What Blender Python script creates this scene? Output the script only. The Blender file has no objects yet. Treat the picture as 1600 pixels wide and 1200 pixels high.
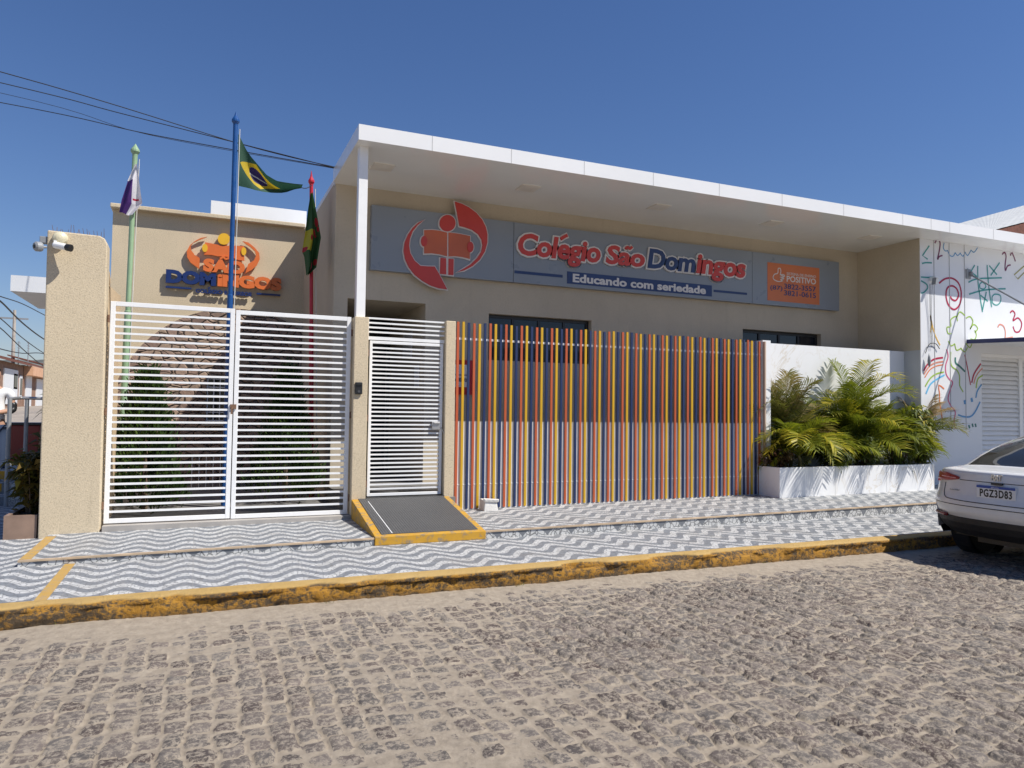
import bpy, bmesh, math, random
import numpy as np
from mathutils import Vector, Matrix
PI = math.pi
random.seed(7)
# ---------------------------------------------------------------- camera, world, sun
S = bpy.context.scene
COL = S.collection
CAM_H = 1.5
YAW, PITCH, ROLL, FPX = .4045, .0385, .0125, 1145.0
def cam_axes():
    cy, sy, cp, sp = math.cos(YAW), math.sin(YAW), math.cos(PITCH), math.sin(PITCH)
    f = Vector((sy*cp, cy*cp, sp)); r = Vector((cy, -sy, 0)); u = r.cross(f)
    c, s = math.cos(ROLL), math.sin(ROLL)
    return c*r+s*u, -s*r+c*u, f
CR, CU, CF = cam_axes()
cd = bpy.data.cameras.new('camera'); cam = bpy.data.objects.new('camera', cd); COL.objects.link(cam)
cd.sensor_width = 36; cd.lens = FPX/1600*36; cd.clip_start = .05; cd.clip_end = 3000
cam.matrix_world = Matrix(((CR.x, CU.x, -CF.x, 0), (CR.y, CU.y, -CF.y, 0), (CR.z, CU.z, -CF.z, CAM_H), (0, 0, 0, 1)))
S.camera = cam
SUN = Vector((.575, -.505, 1)).normalized()
EL = math.asin(SUN.z); AZ = math.atan2(SUN.x, SUN.y)
w = bpy.data.worlds.new('World'); S.world = w; w.use_nodes = True
nt = w.node_tree; bg = nt.nodes['Background']
sky = nt.nodes.new('ShaderNodeTexSky'); sky.sky_type = 'NISHITA'; sky.sun_disc = False
sky.sun_elevation = EL; sky.sun_rotation = AZ
sky.air_density = 1.3; sky.dust_density = .02; sky.ozone_density = 5; sky.altitude = 0
hs = nt.nodes.new('ShaderNodeHueSaturation'); hs.inputs['Saturation'].default_value = 1.1
tn = nt.nodes.new('ShaderNodeMix'); tn.data_type = 'RGBA'; tn.blend_type = 'MULTIPLY'; tn.inputs[0].default_value = 1; tn.inputs[7].default_value = (.90, .90, 1.12, 1)
nt.links.new(sky.outputs[0], hs.inputs['Color']); nt.links.new(hs.outputs[0], tn.inputs[6]); nt.links.new(tn.outputs[2], bg.inputs[0]); bg.inputs[1].default_value = .068
sl = bpy.data.lights.new('sun', 'SUN'); sl.energy = 5.0; sl.angle = math.radians(.5); sl.color = (1, .955, .88)
so = bpy.data.objects.new('sun', sl); COL.objects.link(so); so.location = SUN*40
so.rotation_euler = (-SUN).to_track_quat('-Z', 'Y').to_euler()
S.view_settings.view_transform = 'Standard'; S.view_settings.look = 'None'
S.view_settings.exposure = .3; S.view_settings.gamma = 1
S.render.engine = 'CYCLES'

# pixel of the reference grid (1600x1200) to a point on a real plane of the place
def ray(x, y): return CR*((x-800)/FPX) - CU*((y-600)/FPX) + CF
CP = Vector((0, 0, CAM_H))
def onY(x, y, Y): d = ray(x, y); return CP + d*(Y/d.y)
def onX(x, y, X): d = ray(x, y); return CP + d*(X/d.x)
def onZ(x, y, Z): d = ray(x, y); return CP + d*((Z-CAM_H)/d.z)

# ---------------------------------------------------------------- materials
class N:
    def __init__(s, name):
        s.m = bpy.data.materials.new(name); s.m.use_nodes = True; s.t = s.m.node_tree
        s.p = s.t.nodes['Principled BSDF']; s._tc = None
    def n(s, typ, **k):
        o = s.t.nodes.new('ShaderNode'+typ)
        for a, b in k.items(): setattr(o, a, b)
        return o
    def link(s, a, b): s.t.links.new(a, b)
    def put(s, sock, v):
        if isinstance(v, bpy.types.NodeSocket): s.link(v, sock)
        else:
            if hasattr(sock.default_value, '__len__') and not hasattr(v, '__len__'): v = (v, v, v)
            if sock.type == 'RGBA' and len(v) == 3: v = (*v, 1)
            sock.default_value = v
    def co(s):
        if not s._tc: s._tc = s.n('TexCoord')
        return s._tc.outputs['Object']
    def math(s, op, a, b=0.0, c=0.0, clamp=False):
        o = s.n('Math', operation=op); o.use_clamp = clamp
        s.put(o.inputs[0], a); s.put(o.inputs[1], b); s.put(o.inputs[2], c); return o.outputs[0]
    def xyz(s, v=None):
        o = s.n('SeparateXYZ'); s.link(v or s.co(), o.inputs[0]); return o.outputs
    def noise(s, scale, detail=3, rough=.55, vec=None, dist=0):
        o = s.n('TexNoise'); s.link(vec or s.co(), o.inputs['Vector'])
        o.inputs['Scale'].default_value = scale; o.inputs['Detail'].default_value = detail
        o.inputs['Roughness'].default_value = rough; o.inputs['Distortion'].default_value = dist
        return o.outputs['Fac']
    def voro(s, scale, feature='F1', vec=None, out='Distance', rnd=1.0):
        o = s.n('TexVoronoi', feature=feature); s.link(vec or s.co(), o.inputs['Vector'])
        o.inputs['Scale'].default_value = scale; o.inputs['Randomness'].default_value = rnd
        return o.outputs[out]
    def mapr(s, v, a, b, c=0.0, d=1.0, smooth=False):
        o = s.n('MapRange'); o.clamp = True
        if smooth: o.interpolation_type = 'SMOOTHSTEP'
        s.put(o.inputs[0], v)
        for i, q in enumerate((a, b, c, d)): s.put(o.inputs[i+1], q)
        return o.outputs[0]
    def mix(s, f, a, b, blend='MIX'):
        o = s.n('Mix', data_type='RGBA', blend_type=blend)
        s.put(o.inputs[0], f); s.put(o.inputs[6], a); s.put(o.inputs[7], b); return o.outputs[2]
    def attr(s, name, out='Fac'):
        o = s.n('Attribute', attribute_name=name); return o.outputs[out]
    def col(s, c): s.put(s.p.inputs['Base Color'], c)
    def rough(s, v): s.put(s.p.inputs['Roughness'], v)
    def bump(s, h, strength=.3, dist=.01):
        o = s.n('Bump'); o.inputs['Strength'].default_value = strength; o.inputs['Distance'].default_value = dist
        s.link(h, o.inputs['Height']); s.link(o.outputs[0], s.p.inputs['Normal'])
def mul(c, k): return tuple(min(1, x*k) for x in c)
def mat(name, c, rough=.6, metal=0, var=.10, scale=3.0, bump=0, bscale=80, coat=0, spec=.5, dirt=0, dirtcol=(.2, .17, .13)):
    n = N(name)
    f = n.mapr(n.noise(scale, 4), .3, .7)
    c1 = n.mix(f, mul(c, 1-var), mul(c, 1+var))
    if dirt:
        d = n.mapr(n.noise(scale*2.7, 6, .7), .55, .75, 0, dirt)
        c1 = n.mix(d, c1, dirtcol)
    n.col(c1); n.rough(n.mapr(n.noise(scale*4, 3), .3, .7, max(.02, rough-.06), min(1, rough+.06)))
    n.p.inputs['Metallic'].default_value = metal
    n.p.inputs['Coat Weight'].default_value = coat
    n.p.inputs['Specular IOR Level'].default_value = spec
    if bump: n.bump(n.noise(bscale, 4, .6), bump, .01)
    return n.m
def stucco(name, c, speck=.5, bscale=68):
    n = N(name)
    big = n.mapr(n.noise(.9, 5, .6), .3, .7)
    fine = n.noise(bscale, 3, .7)
    c1 = n.mix(big, mul(c, .9), mul(c, 1.06))
    c2 = n.mix(n.mapr(fine, .52, .66, 0, speck), c1, mul(c, .45))
    c3 = n.mix(n.mapr(fine, .43, .33, 0, speck*.8), c2, mul(c, 1.28))
    sx = n.xyz()
    comb = n.n('CombineXYZ'); n.link(n.math('MULTIPLY', sx[0], 9), comb.inputs[0]); n.link(n.math('MULTIPLY', sx[2], .7), comb.inputs[2])
    st = n.mapr(n.noise(1.0, 4, .6, vec=comb.outputs[0]), .56, .8, 0, .22)
    c3 = n.mix(st, c3, mul(c, .55))
    n.col(c3); n.rough(.92); n.p.inputs['Specular IOR Level'].default_value = .2
    n.bump(fine, .4, .008)
    return n.m
MT = {}
MT['stucco'] = stucco('cream_textured_stucco', (.60, .50, .35))
MT['stucco2'] = stucco('peach_stucco', (.62, .47, .30), .12)
MT['plain'] = stucco('beige_plain_render', (.52, .45, .345), .10, 30)
MT['whitepaint'] = mat('white_gloss_metal_paint', (.80, .80, .79), .35, var=.04, dirt=.15, dirtcol=(.5, .45, .38))
MT['acm'] = mat('white_composite_panel', (.78, .78, .77), .16, var=.03, scale=.8, spec=.6)
MT['whitewall'] = mat('white_painted_panel', (.71, .72, .73), .45, var=.03, scale=1.2)
MT['seam'] = mat('grey_panel_seam', (.42, .42, .42), .6)
MT['orange'] = mat('orange_slat_paint', (.44, .088, .028), .42, var=.1)
MT['yellow'] = mat('yellow_slat_paint', (.56, .33, .012), .42, var=.1)
MT['navy'] = mat('navy_slat_paint', (.008, .022, .085), .5, var=.1)
MT['dark'] = mat('dark_void_paint', (.02, .019, .018), .6)
MT['frame'] = mat('black_window_frame', (.018, .018, .02), .4)
MT['signgrey'] = mat('grey_sign_panel', (.23, .255, .29), .32, var=.05, scale=.7)
MT['red'] = mat('red_sign_letter', (.52, .045, .035), .4, var=.05)
MT['redgrad'] = mat('orange_red_book', (.52, .12, .05), .4, var=.12, scale=1.5)
MT['signnavy'] = mat('navy_sign_letter', (.016, .04, .14), .4)
MT['outline'] = mat('white_letter_outline', (.66, .64, .63), .5, var=.02)
MT['signorange'] = mat('orange_sticker', (.58, .16, .05), .4, var=.06)
MT['lorange'] = mat('orange_raised_letter', (.66, .15, .03), .4, var=.06)
MT['lnavy'] = mat('navy_raised_letter', (.008, .025, .12), .35, var=.06)
MT['lyellow'] = mat('yellow_raised_disc', (.75, .42, .02), .4, var=.05)
MT['black'] = mat('black_plastic', (.015, .015, .016), .35)
MT['rubber'] = mat('tyre_rubber', (.018, .018, .018), .8, bump=.2)
MT['grey'] = mat('grey_painted_metal', (.25, .26, .27), .45)
MT['rust'] = mat('rusty_hinge_steel', (.18, .10, .06), .7, var=.3)
MT['steel'] = mat('worn_steel', (.42, .41, .40), .35, metal=.7)
MT['poleblue'] = mat('blue_pole_paint', (.008, .065, .23), .35, var=.12)
MT['polegreen'] = mat('pale_green_pole_paint', (.27, .40, .235), .45, var=.14)
MT['polered'] = mat('red_pole_paint', (.42, .012, .03), .4, var=.15)
MT['rope'] = mat('white_rope', (.6, .58, .54), .8)
MT['concrete'] = mat('weathered_concrete', (.42, .38, .33), .9, var=.18, bump=.5, bscale=40, dirt=.3)
MT['tilefloor'] = mat('grey_courtyard_tile', (.17, .165, .16), .55, var=.1)
MT['soil'] = mat('dark_soil', (.05, .038, .027), .95, var=.3, bump=.8, bscale=40)
MT['browntile'] = mat('brown_woodgrain_tile', (.24, .16, .115), .5, var=.22, scale=5)
MT['wire'] = mat('black_cable', (.02, .02, .022), .6)
MT['trunk'] = mat('palm_stem', (.22, .19, .07), .7, var=.3, scale=12, bump=.4)
MT['bark'] = mat('brown_bark', (.12, .08, .05), .9, var=.3, bump=.5)
MT['signred'] = mat('red_notice', (.50, .02, .03), .5)
MT['paper'] = mat('white_paper', (.72, .72, .72), .6, var=.03)
MT['skin'] = mat('skin', (.42, .24, .16), .55, var=.08)
MT['shirt'] = mat('white_cotton', (.78, .78, .78), .85, var=.05, bump=.2)
MT['denim'] = mat('blue_denim', (.03, .05, .10), .85, var=.15, bump=.2)
MT['hair'] = mat('black_hair', (.012, .010, .009), .6)
MT['redbin'] = mat('dark_red_plastic', (.25, .035, .022), .5, var=.12)
MT['brownwall'] = mat('brown_house_wall', (.27, .16, .11), .9, var=.2, dirt=.3)
MT['peachwall'] = mat('peach_house_wall', (.62, .36, .22), .9, var=.1)
MT['rooftile'] = mat('dark_clay_roof', (.16, .06, .04), .85, var=.3, scale=9, bump=.6, bscale=12)
MT['navyedge'] = mat('navy_awning_edge', (.012, .02, .10), .45)
MT['greywall'] = mat('light_grey_wall', (.50, .51, .52), .6, var=.05)

def glass_mat(name, c=(.012, .015, .022), rough=.06):
    n = N(name); n.col(c); n.rough(rough); n.p.inputs['Specular IOR Level'].default_value = .5
    return n.m
MT['pane'] = glass_mat('dark_window_glass')
MT['carglass'] = glass_mat('tinted_car_glass', (.02, .022, .022), .03)
def carpaint():
    n = N('white_car_paint'); n.col(n.mix(n.mapr(n.noise(6, 4), .35, .7), (.60, .60, .59), (.66, .66, .65)))
    n.rough(.3); n.p.inputs['Coat Weight'].default_value = .7; n.p.inputs['Coat Roughness'].default_value = .05
    return n.m
MT['carwhite'] = carpaint()
MT['taillight'] = mat('red_light_lens', (.26, .006, .010), .3, var=.15, coat=.25)
MT['reflector'] = mat('red_reflector', (.16, .01, .015), .2)
MT['chrome'] = mat('chrome', (.5, .5, .5), .3, metal=.9)
MT['platewhite'] = mat('plate_white', (.66, .66, .66), .4, var=.03)
MT['plateblue'] = mat('plate_blue', (.02, .06, .28), .4)

def marble():
    n = N('white_marble_tile')
    v = n.noise(1.1, 6, .6, dist=1.6)
    vein = n.mapr(n.math('ABSOLUTE', n.math('SUBTRACT', v, .5)), 0, .022, 1, 0)
    msk = n.mapr(n.noise(.8, 2), .45, .62)
    c = n.mix(n.math('MULTIPLY', vein, n.math('MULTIPLY', msk, .55)), (.79, .79, .785), (.55, .46, .32))
    c = n.mix(n.mapr(n.noise(2.2, 5), .5, .8, 0, .25), c, (.66, .66, .65))
    n.col(c); n.rough(.22); return n.m
MT['marble'] = marble()

def wave_pave():
    n = N('black_and_white_wave_tile')
    x, y, z = n.xyz()
    L, P, A = .43, .24, .11
    tx = n.math('FLOOR', n.math('DIVIDE', x, L)); ty = n.math('FLOOR', n.math('DIVIDE', y, L))
    wn = n.n('TexWhiteNoise', noise_dimensions='2D'); cb = n.n('CombineXYZ'); n.link(tx, cb.inputs[0]); n.link(ty, cb.inputs[1]); n.link(cb.outputs[0], wn.inputs['Vector'])
    off = n.math('MULTIPLY', n.math('SUBTRACT', wn.outputs['Value'], .5), .02)
    s = n.math('MULTIPLY', n.math('SINE', n.math('MULTIPLY_ADD', x, 2*PI/L, 2.4)), A)
    yy = n.math('ADD', n.math('ADD', n.math('SUBTRACT', y, s), off), n.math('MULTIPLY', n.math('SUBTRACT', n.noise(14, 2), .5), .03))
    fr = n.math('FRACT', n.math('DIVIDE', yy, P))
    tri = n.math('ABSOLUTE', n.math('SUBTRACT', fr, .5))
    white = n.mapr(tri, .242, .268)
    crack = n.mapr(n.voro(24, 'DISTANCE_TO_EDGE'), .02, .085)
    cellv = n.voro(24, 'F1', out='Color')
    sp = n.n('SeparateColor'); n.link(cellv, sp.inputs[0])
    wcol = n.mix(sp.outputs[0], (.44, .44, .432), (.58, .58, .568)); wcol = n.mix(crack, (.17, .175, .19), wcol)
    gcol = n.mix(sp.outputs[1], (.165, .178, .198), (.225, .24, .258)); gcol = n.mix(crack, (.125, .13, .14), gcol)
    c = n.mix(white, gcol, wcol)
    fx = n.math('ABSOLUTE', n.math('SUBTRACT', n.math('FRACT', n.math('DIVIDE', x, L)), .5))
    fy = n.math('ABSOLUTE', n.math('SUBTRACT', n.math('FRACT', n.math('DIVIDE', y, L)), .5))
    g = n.mapr(n.math('MAXIMUM', fx, fy), .489, .494, 0, .6)
    c = n.mix(g, c, (.25, .245, .235))
    c = n.mix(n.mapr(n.noise(1.7, 5, .65), .5, .8, 0, .4), c, (.25, .22, .18))
    c = n.mix(n.mapr(n.noise(9, 4, .7), .6, .8, 0, .45), c, (.17, .155, .14))
    n.col(c); n.rough(.6); n.bump(crack, .15, .003); return n.m
MT['wave'] = wave_pave()
def riser_mat():
    n = N('mosaic_riser_tile'); x, y, z = n.xyz()
    fx = n.math('FRACT', n.math('DIVIDE', x, .30))
    g = n.math('ABSOLUTE', n.math('SUBTRACT', fx, .5))
    zz = n.math('MULTIPLY', n.math('SUBTRACT', z, .15), 2.0)
    vv = n.math('DIVIDE', n.math('SUBTRACT', z, .144), n.math('MULTIPLY_ADD', x, .007, .061))
    m = n.mapr(n.math('ADD', vv, n.math('POWER', n.math('MULTIPLY', g, 2.05), 2.3)), .95, 1.05)
    vor = n.mapr(n.voro(19, 'DISTANCE_TO_EDGE'), .03, .10)
    c = n.mix(m, n.mix(vor, (.15, .15, .15), (.50, .50, .485)), (.15, .158, .17))
    n.col(c); n.rough(.6); return n.m
MT['riser'] = riser_mat()
def kerb_mat():
    n = N('worn_yellow_kerb_paint'); x, y, z = n.xyz()
    kx = n.n('VectorMath', operation='MULTIPLY'); n.link(n.co(), kx.inputs[0]); kx.inputs[1].default_value = (.45, 1, 1)
    worn = n.noise(6.5, 9, .78, vec=kx.outputs[0]); fine = n.noise(30, 7, .75)
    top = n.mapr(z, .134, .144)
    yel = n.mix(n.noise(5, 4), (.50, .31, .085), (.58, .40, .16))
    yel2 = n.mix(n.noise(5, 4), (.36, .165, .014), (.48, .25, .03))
    dk = n.mix(fine, (.03, .022, .016), (.16, .105, .05))
    front = n.mix(n.mapr(n.math('ADD', worn, n.math('MULTIPLY', n.math('SUBTRACT', fine, .5), .9)), .44, .58), dk, yel2)
    low = n.mapr(z, .0, .05, .75, 0); front = n.mix(n.math('MULTIPLY', low, n.mapr(fine, .4, .6)), front, (.10, .08, .055))
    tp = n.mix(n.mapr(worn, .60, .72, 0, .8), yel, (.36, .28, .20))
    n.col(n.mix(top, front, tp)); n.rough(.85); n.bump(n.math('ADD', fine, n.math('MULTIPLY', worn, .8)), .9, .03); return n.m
MT['kerb'] = kerb_mat()
def yellow_paint():
    n = N('worn_yellow_floor_paint'); worn = n.noise(16, 6, .7)
    n.col(n.mix(n.mapr(worn, .50, .66, 0, .75), n.mix(n.noise(6), (.40, .235, .05), (.47, .30, .09)), (.26, .22, .18))); n.rough(.8); return n.m
MT['ypaint'] = yellow_paint()
def yellow_ramp():
    n = N('worn_yellow_ramp_paint'); worn = n.noise(11, 7, .72)
    n.col(n.mix(n.mapr(worn, .49, .62, 0, .9), n.mix(n.noise(6), (.46, .235, .014), (.54, .30, .03)), (.20, .17, .13))); n.rough(.8); n.bump(worn, .4, .01); return n.m
MT['yramp'] = yellow_ramp()
def mat_rubber():
    n = N('studded_black_rubber_mat'); x, y, z = n.xyz()
    a = n.math('FRACT', n.math('MULTIPLY', x, 36)); b = n.math('FRACT', n.math('MULTIPLY', y, 30))
    da = n.math('SUBTRACT', a, .5); db = n.math('SUBTRACT', b, .5)
    d = n.math('SQRT', n.math('ADD', n.math('MULTIPLY', da, da), n.math('MULTIPLY', db, db)))
    st = n.mapr(d, .25, .38, 1, 0)
    n.col(n.mix(st, n.mix(n.noise(2.5, 5), (.045, .045, .048), (.085, .083, .08)), (.10, .10, .10))); n.rough(.6); n.bump(st, .8, .006); return n.m
MT['mat'] = mat_rubber()
def stone_clad():
    n = N('purple_flagstone_cladding')
    jn = n.n('TexNoise'); n.link(n.co(), jn.inputs['Vector']); jn.inputs['Scale'].default_value = 2.5
    vm = n.n('VectorMath', operation='MULTIPLY_ADD'); n.link(jn.outputs['Color'], vm.inputs[0]); vm.inputs[1].default_value = (.12, .12, .12); n.link(n.co(), vm.inputs[2])
    sv = n.n('VectorMath', operation='MULTIPLY'); n.link(vm.outputs[0], sv.inputs[0]); sv.inputs[1].default_value = (.72, 1, 1.35); v = sv.outputs[0]
    e = n.voro(7.5, 'DISTANCE_TO_EDGE', vec=v); cc = n.voro(7.5, 'F1', vec=v, out='Color')
    sp = n.n('SeparateColor'); n.link(cc, sp.inputs[0])
    st = n.mix(sp.outputs[0], (.16, .10, .082), (.36, .24, .185)); st = n.mix(n.math('MULTIPLY', sp.outputs[1], .6), st, (.42, .32, .22))
    st = n.mix(n.mapr(n.noise(25, 4), .4, .7, 0, .4), st, (.13, .09, .08))
    n.col(n.mix(n.mapr(e, .015, .05), (.035, .026, .022), st)); n.rough(.85)
    n.bump(n.math('ADD', n.mapr(e, .0, .1), n.math('MULTIPLY', n.noise(30, 4), .3)), .9, .03); return n.m
MT['stone'] = stone_clad()
def road_mat():
    n = N('granite_setts_in_sand')
    m = n.attr('stone'); t = n.attr('tint'); t2 = n.attr('tint2')
    fine = n.noise(34, 9, .8); med = n.noise(14, 5, .65); grain = n.noise(70, 8, .86)
    st = n.mix(t, (.075, .052, .048), (.20, .165, .145)); st = n.mix(n.math('MULTIPLY', t2, .45), st, (.135, .14, .132))
    st = n.mix(n.mapr(fine, .47, .56, 0, .9), st, (.37, .315, .25))
    st = n.mix(n.mapr(grain, .55, .75, 0, .5), st, (.045, .04, .04))
    sand = n.mix(n.mapr(med, .3, .7), (.30, .25, .192), (.415, .35, .272))
    sand = n.mix(n.mapr(grain, .55, .72, 0, .6), sand, (.17, .135, .105)); sand = n.mix(n.mapr(grain, .42, .3, 0, .5), sand, (.50, .44, .37))
    f = n.math('ADD', m, n.math('MULTIPLY', n.math('SUBTRACT', fine, .5), 1.7))
    f = n.mapr(f, .40, .54)
    n.col(n.mix(f, sand, st)); n.rough(.93); n.p.inputs['Specular IOR Level'].default_value = .25
    n.bump(n.math('ADD', n.math('MULTIPLY', fine, .8), n.math('MULTIPLY', grain, .45)), .9, .016); return n.m
MT['road'] = road_mat()
def leaf_mat(name, a, b, c, trans=.25):
    n = N(name); t = n.attr('tint')
    cc = n.mix(n.mapr(t, 0, .6), a, b); cc = n.mix(n.mapr(t, .72, 1), cc, c)
    n.col(cc); n.rough(.52); n.p.inputs['Specular IOR Level'].default_value = .4
    tr = n.n('BsdfTranslucent'); n.put(tr.inputs[0], n.mix(.5, cc, (.25, .30, .02)))
    ms = n.n('MixShader'); ms.inputs[0].default_value = trans
    n.link(n.p.outputs[0], ms.inputs[1]); n.link(tr.outputs[0], ms.inputs[2])
    n.link(ms.outputs[0], n.t.nodes['Material Output'].inputs[0]); return n.m
MT['palm'] = leaf_mat('palm_leaf', (.03, .058, .010), (.19, .215, .014), (.52, .42, .03), .33)
MT['palmdry'] = leaf_mat('palm_leaf_dry', (.05, .07, .018), (.15, .14, .04), (.33, .22, .10))
MT['cypress'] = leaf_mat('cypress_leaf', (.010, .028, .006), (.032, .065, .009), (.09, .13, .012), .12)
MT['shrub'] = leaf_mat('shrub_leaf', (.035, .06, .012), (.11, .14, .02), (.42, .34, .03))
MT['cordyline'] = leaf_mat('red_leaf', (.035, .012, .012), (.07, .03, .015), (.15, .05, .03))
MT['croton'] = leaf_mat('croton_leaf', (.05, .045, .012), (.14, .085, .015), (.62, .50, .05))
MT['darkleaf'] = leaf_mat('dark_green_leaf', (.015, .035, .012), (.03, .065, .018), (.06, .1, .03))

# ---------------------------------------------------------------- mesh helpers
def wloc(o):
    s = Vector()
    while o: s = s+o.location; o = o.parent
    return s
def tag(o, label=None, cat=None, group=None, kind=None):
    if label: o['label'] = label
    if cat: o['category'] = cat
    if group: o['group'] = group
    if kind: o['kind'] = kind
    return o
def thing(name, label, cat, loc=(0, 0, 0), group=None):
    o = bpy.data.objects.new(name, None); COL.objects.link(o); o.location = loc; o.empty_display_size = .2
    return tag(o, label, cat, group)
class MB:
    def __init__(s): s.v = []; s.f = []; s.mi = []; s.uv = None; s.tint = None
    def face(s, pts, m=0):
        b = len(s.v); s.v += [Vector(p) for p in pts]; s.f.append(tuple(range(b, b+len(pts)))); s.mi.append(m)
    def box(s, a, b, m=0):
        x0, y0, z0 = a; x1, y1, z1 = b; n = len(s.v)
        s.v += [Vector(p) for p in ((x0, y0, z0), (x1, y0, z0), (x1, y1, z0), (x0, y1, z0), (x0, y0, z1), (x1, y0, z1), (x1, y1, z1), (x0, y1, z1))]
        for q in ((0, 3, 2, 1), (4, 5, 6, 7), (0, 1, 5, 4), (1, 2, 6, 5), (2, 3, 7, 6), (3, 0, 4, 7)): s.f.append(tuple(n+i for i in q)); s.mi.append(m)
        return s
    def hexa(s, p, m=0):      # 8 points, bottom ring then top ring
        n = len(s.v); s.v += [Vector(q) for q in p]
        for q in ((0, 3, 2, 1), (4, 5, 6, 7), (0, 1, 5, 4), (1, 2, 6, 5), (2, 3, 7, 6), (3, 0, 4, 7)): s.f.append(tuple(n+i for i in q)); s.mi.append(m)
        return s
    def prism(s, poly, d, m=0):   # polygon points (3D), extruded by vector d
        n = len(s.v); k = len(poly); d = Vector(d)
        s.v += [Vector(p) for p in poly]+[Vector(p)+d for p in poly]
        s.f.append(tuple(range(n, n+k))); s.f.append(tuple(range(n+2*k-1, n+k-1, -1))); s.mi += [m, m]
        for i in range(k):
            j = (i+1) % k; s.f.append((n+i, n+k+i, n+k+j, n+j)); s.mi.append(m)
        return s
    def tube(s, pts, r, seg=8, m=0, cap=True):
        pts = [Vector(p) for p in pts]; k = len(pts); rr = r if hasattr(r, '__len__') else [r]*k
        n = len(s.v); up = None
        for i, p in enumerate(pts):
            d = (pts[min(i+1, k-1)]-pts[max(i-1, 0)]).normalized()
            if up is None: up = d.orthogonal().normalized()
            a = (up-d*up.dot(d)); a = a.normalized() if a.length > 1e-6 else d.orthogonal().normalized(); up = a; b = d.cross(a)
            for j in range(seg):
                t = 2*PI*j/seg; s.v.append(p+(a*math.cos(t)+b*math.sin(t))*rr[i])
        for i in range(k-1):
            for j in range(seg):
                q = (j+1) % seg; s.f.append((n+i*seg+j, n+i*seg+q, n+(i+1)*seg+q, n+(i+1)*seg+j)); s.mi.append(m)
        if cap:
            s.f.append(tuple(n+j for j in range(seg-1, -1, -1))); s.f.append(tuple(n+(k-1)*seg+j for j in range(seg))); s.mi += [m, m]
        return s
    def lathe(s, c, axis, prof, seg=24, m=0, cap=True):    # prof: (radius, along axis)
        c = Vector(c); ax = Vector(axis).normalized(); a = ax.orthogonal().normalized(); b = ax.cross(a); n = len(s.v); k = len(prof)
        for r, h in prof:
            for j in range(seg):
                t = 2*PI*j/seg; s.v.append(c+ax*h+(a*math.cos(t)+b*math.sin(t))*r)
        for i in range(k-1):
            for j in range(seg):
                q = (j+1) % seg; s.f.append((n+i*seg+j, n+i*seg+q, n+(i+1)*seg+q, n+(i+1)*seg+j)); s.mi.append(m)
        if cap: s.f.append(tuple(n+j for j in range(seg-1, -1, -1))); s.f.append(tuple(n+(k-1)*seg+j for j in range(seg))); s.mi += [m, m]
        return s
    def ribbon(s, pts, wd, normal, th, m=0):     # flat brush stroke on a wall
        pts = [Vector(p) for p in pts]; nr = Vector(normal).normalized(); k = len(pts); n = len(s.v)
        for i, p in enumerate(pts):
            d = (pts[min(i+1, k-1)]-pts[max(i-1, 0)]).normalized(); sd = nr.cross(d).normalized()*(wd/2)
            s.v += [p-sd, p+sd, p+sd+nr*th, p-sd+nr*th]
        for i in range(k-1):
            a = n+4*i; b = a+4
            for q in range(4): s.f.append((a+q, a+(q+1) % 4, b+(q+1) % 4, b+q)); s.mi.append(m)
        s.f.append((n+3, n+2, n+1, n)); e = n+4*(k-1); s.f.append((e, e+1, e+2, e+3)); s.mi += [m, m]
        return s
    def build(s, name, mats, parent=None, smooth=False, bevel=0, seg=2, kind=None, fixn=True):
        me = bpy.data.meshes.new(name); o0 = wloc(parent) if parent else Vector()
        me.from_pydata([tuple(v-o0) for v in s.v], [], s.f)
        if not isinstance(mats, (list, tuple)): mats = [mats]
        for q in mats: me.materials.append(q)
        me.polygons.foreach_set('material_index', s.mi)
        if fixn:
            bm = bmesh.new(); bm.from_mesh(me); bmesh.ops.recalc_face_normals(bm, faces=bm.faces); bm.to_mesh(me); bm.free()
        if s.uv is not None:
            u = me.uv_layers.new(name='UVMap'); u.data.foreach_set('uv', [c for t in s.uv for c in t])
        if s.tint is not None:
            a = me.attributes.new('tint', 'FLOAT', 'FACE'); a.data.foreach_set('value', s.tint)
        if smooth: me.polygons.foreach_set('use_smooth', [True]*len(me.polygons))
        me.update()
        o = bpy.data.objects.new(name, me); COL.objects.link(o)
        if parent: o.parent = parent
        if bevel:
            b = o.modifiers.new('bevel', 'BEVEL'); b.width = bevel; b.segments = seg; b.limit_method = 'ANGLE'; b.angle_limit = .6
        if kind: o['kind'] = kind
        return o
def bx(name, a, b, m, parent=None, bevel=0, kind=None): return MB().box(a, b).build(name, m, parent, bevel=bevel, kind=kind)
def copy_part(o, parent, loc):
    c = o.copy(); COL.objects.link(c); c.parent = parent; c.location = loc; return c
def smoothpts(pts, n=8, closed=False):
    P = [Vector(p) for p in pts]; k = len(P); out = []
    for i in range(k if closed else k-1):
        if closed: a, b, c, d = P[i-1], P[i], P[(i+1) % k], P[(i+2) % k]
        else: a, b, c, d = P[max(i-1, 0)], P[i], P[i+1], P[min(i+2, k-1)]
        for j in range(n):
            t = j/n; out.append(.5*((2*b)+(c-a)*t+(2*a-5*b+4*c-d)*t*t+(3*b-a-3*c+d)*t**3))
    if not closed: out.append(P[-1])
    return out
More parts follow.
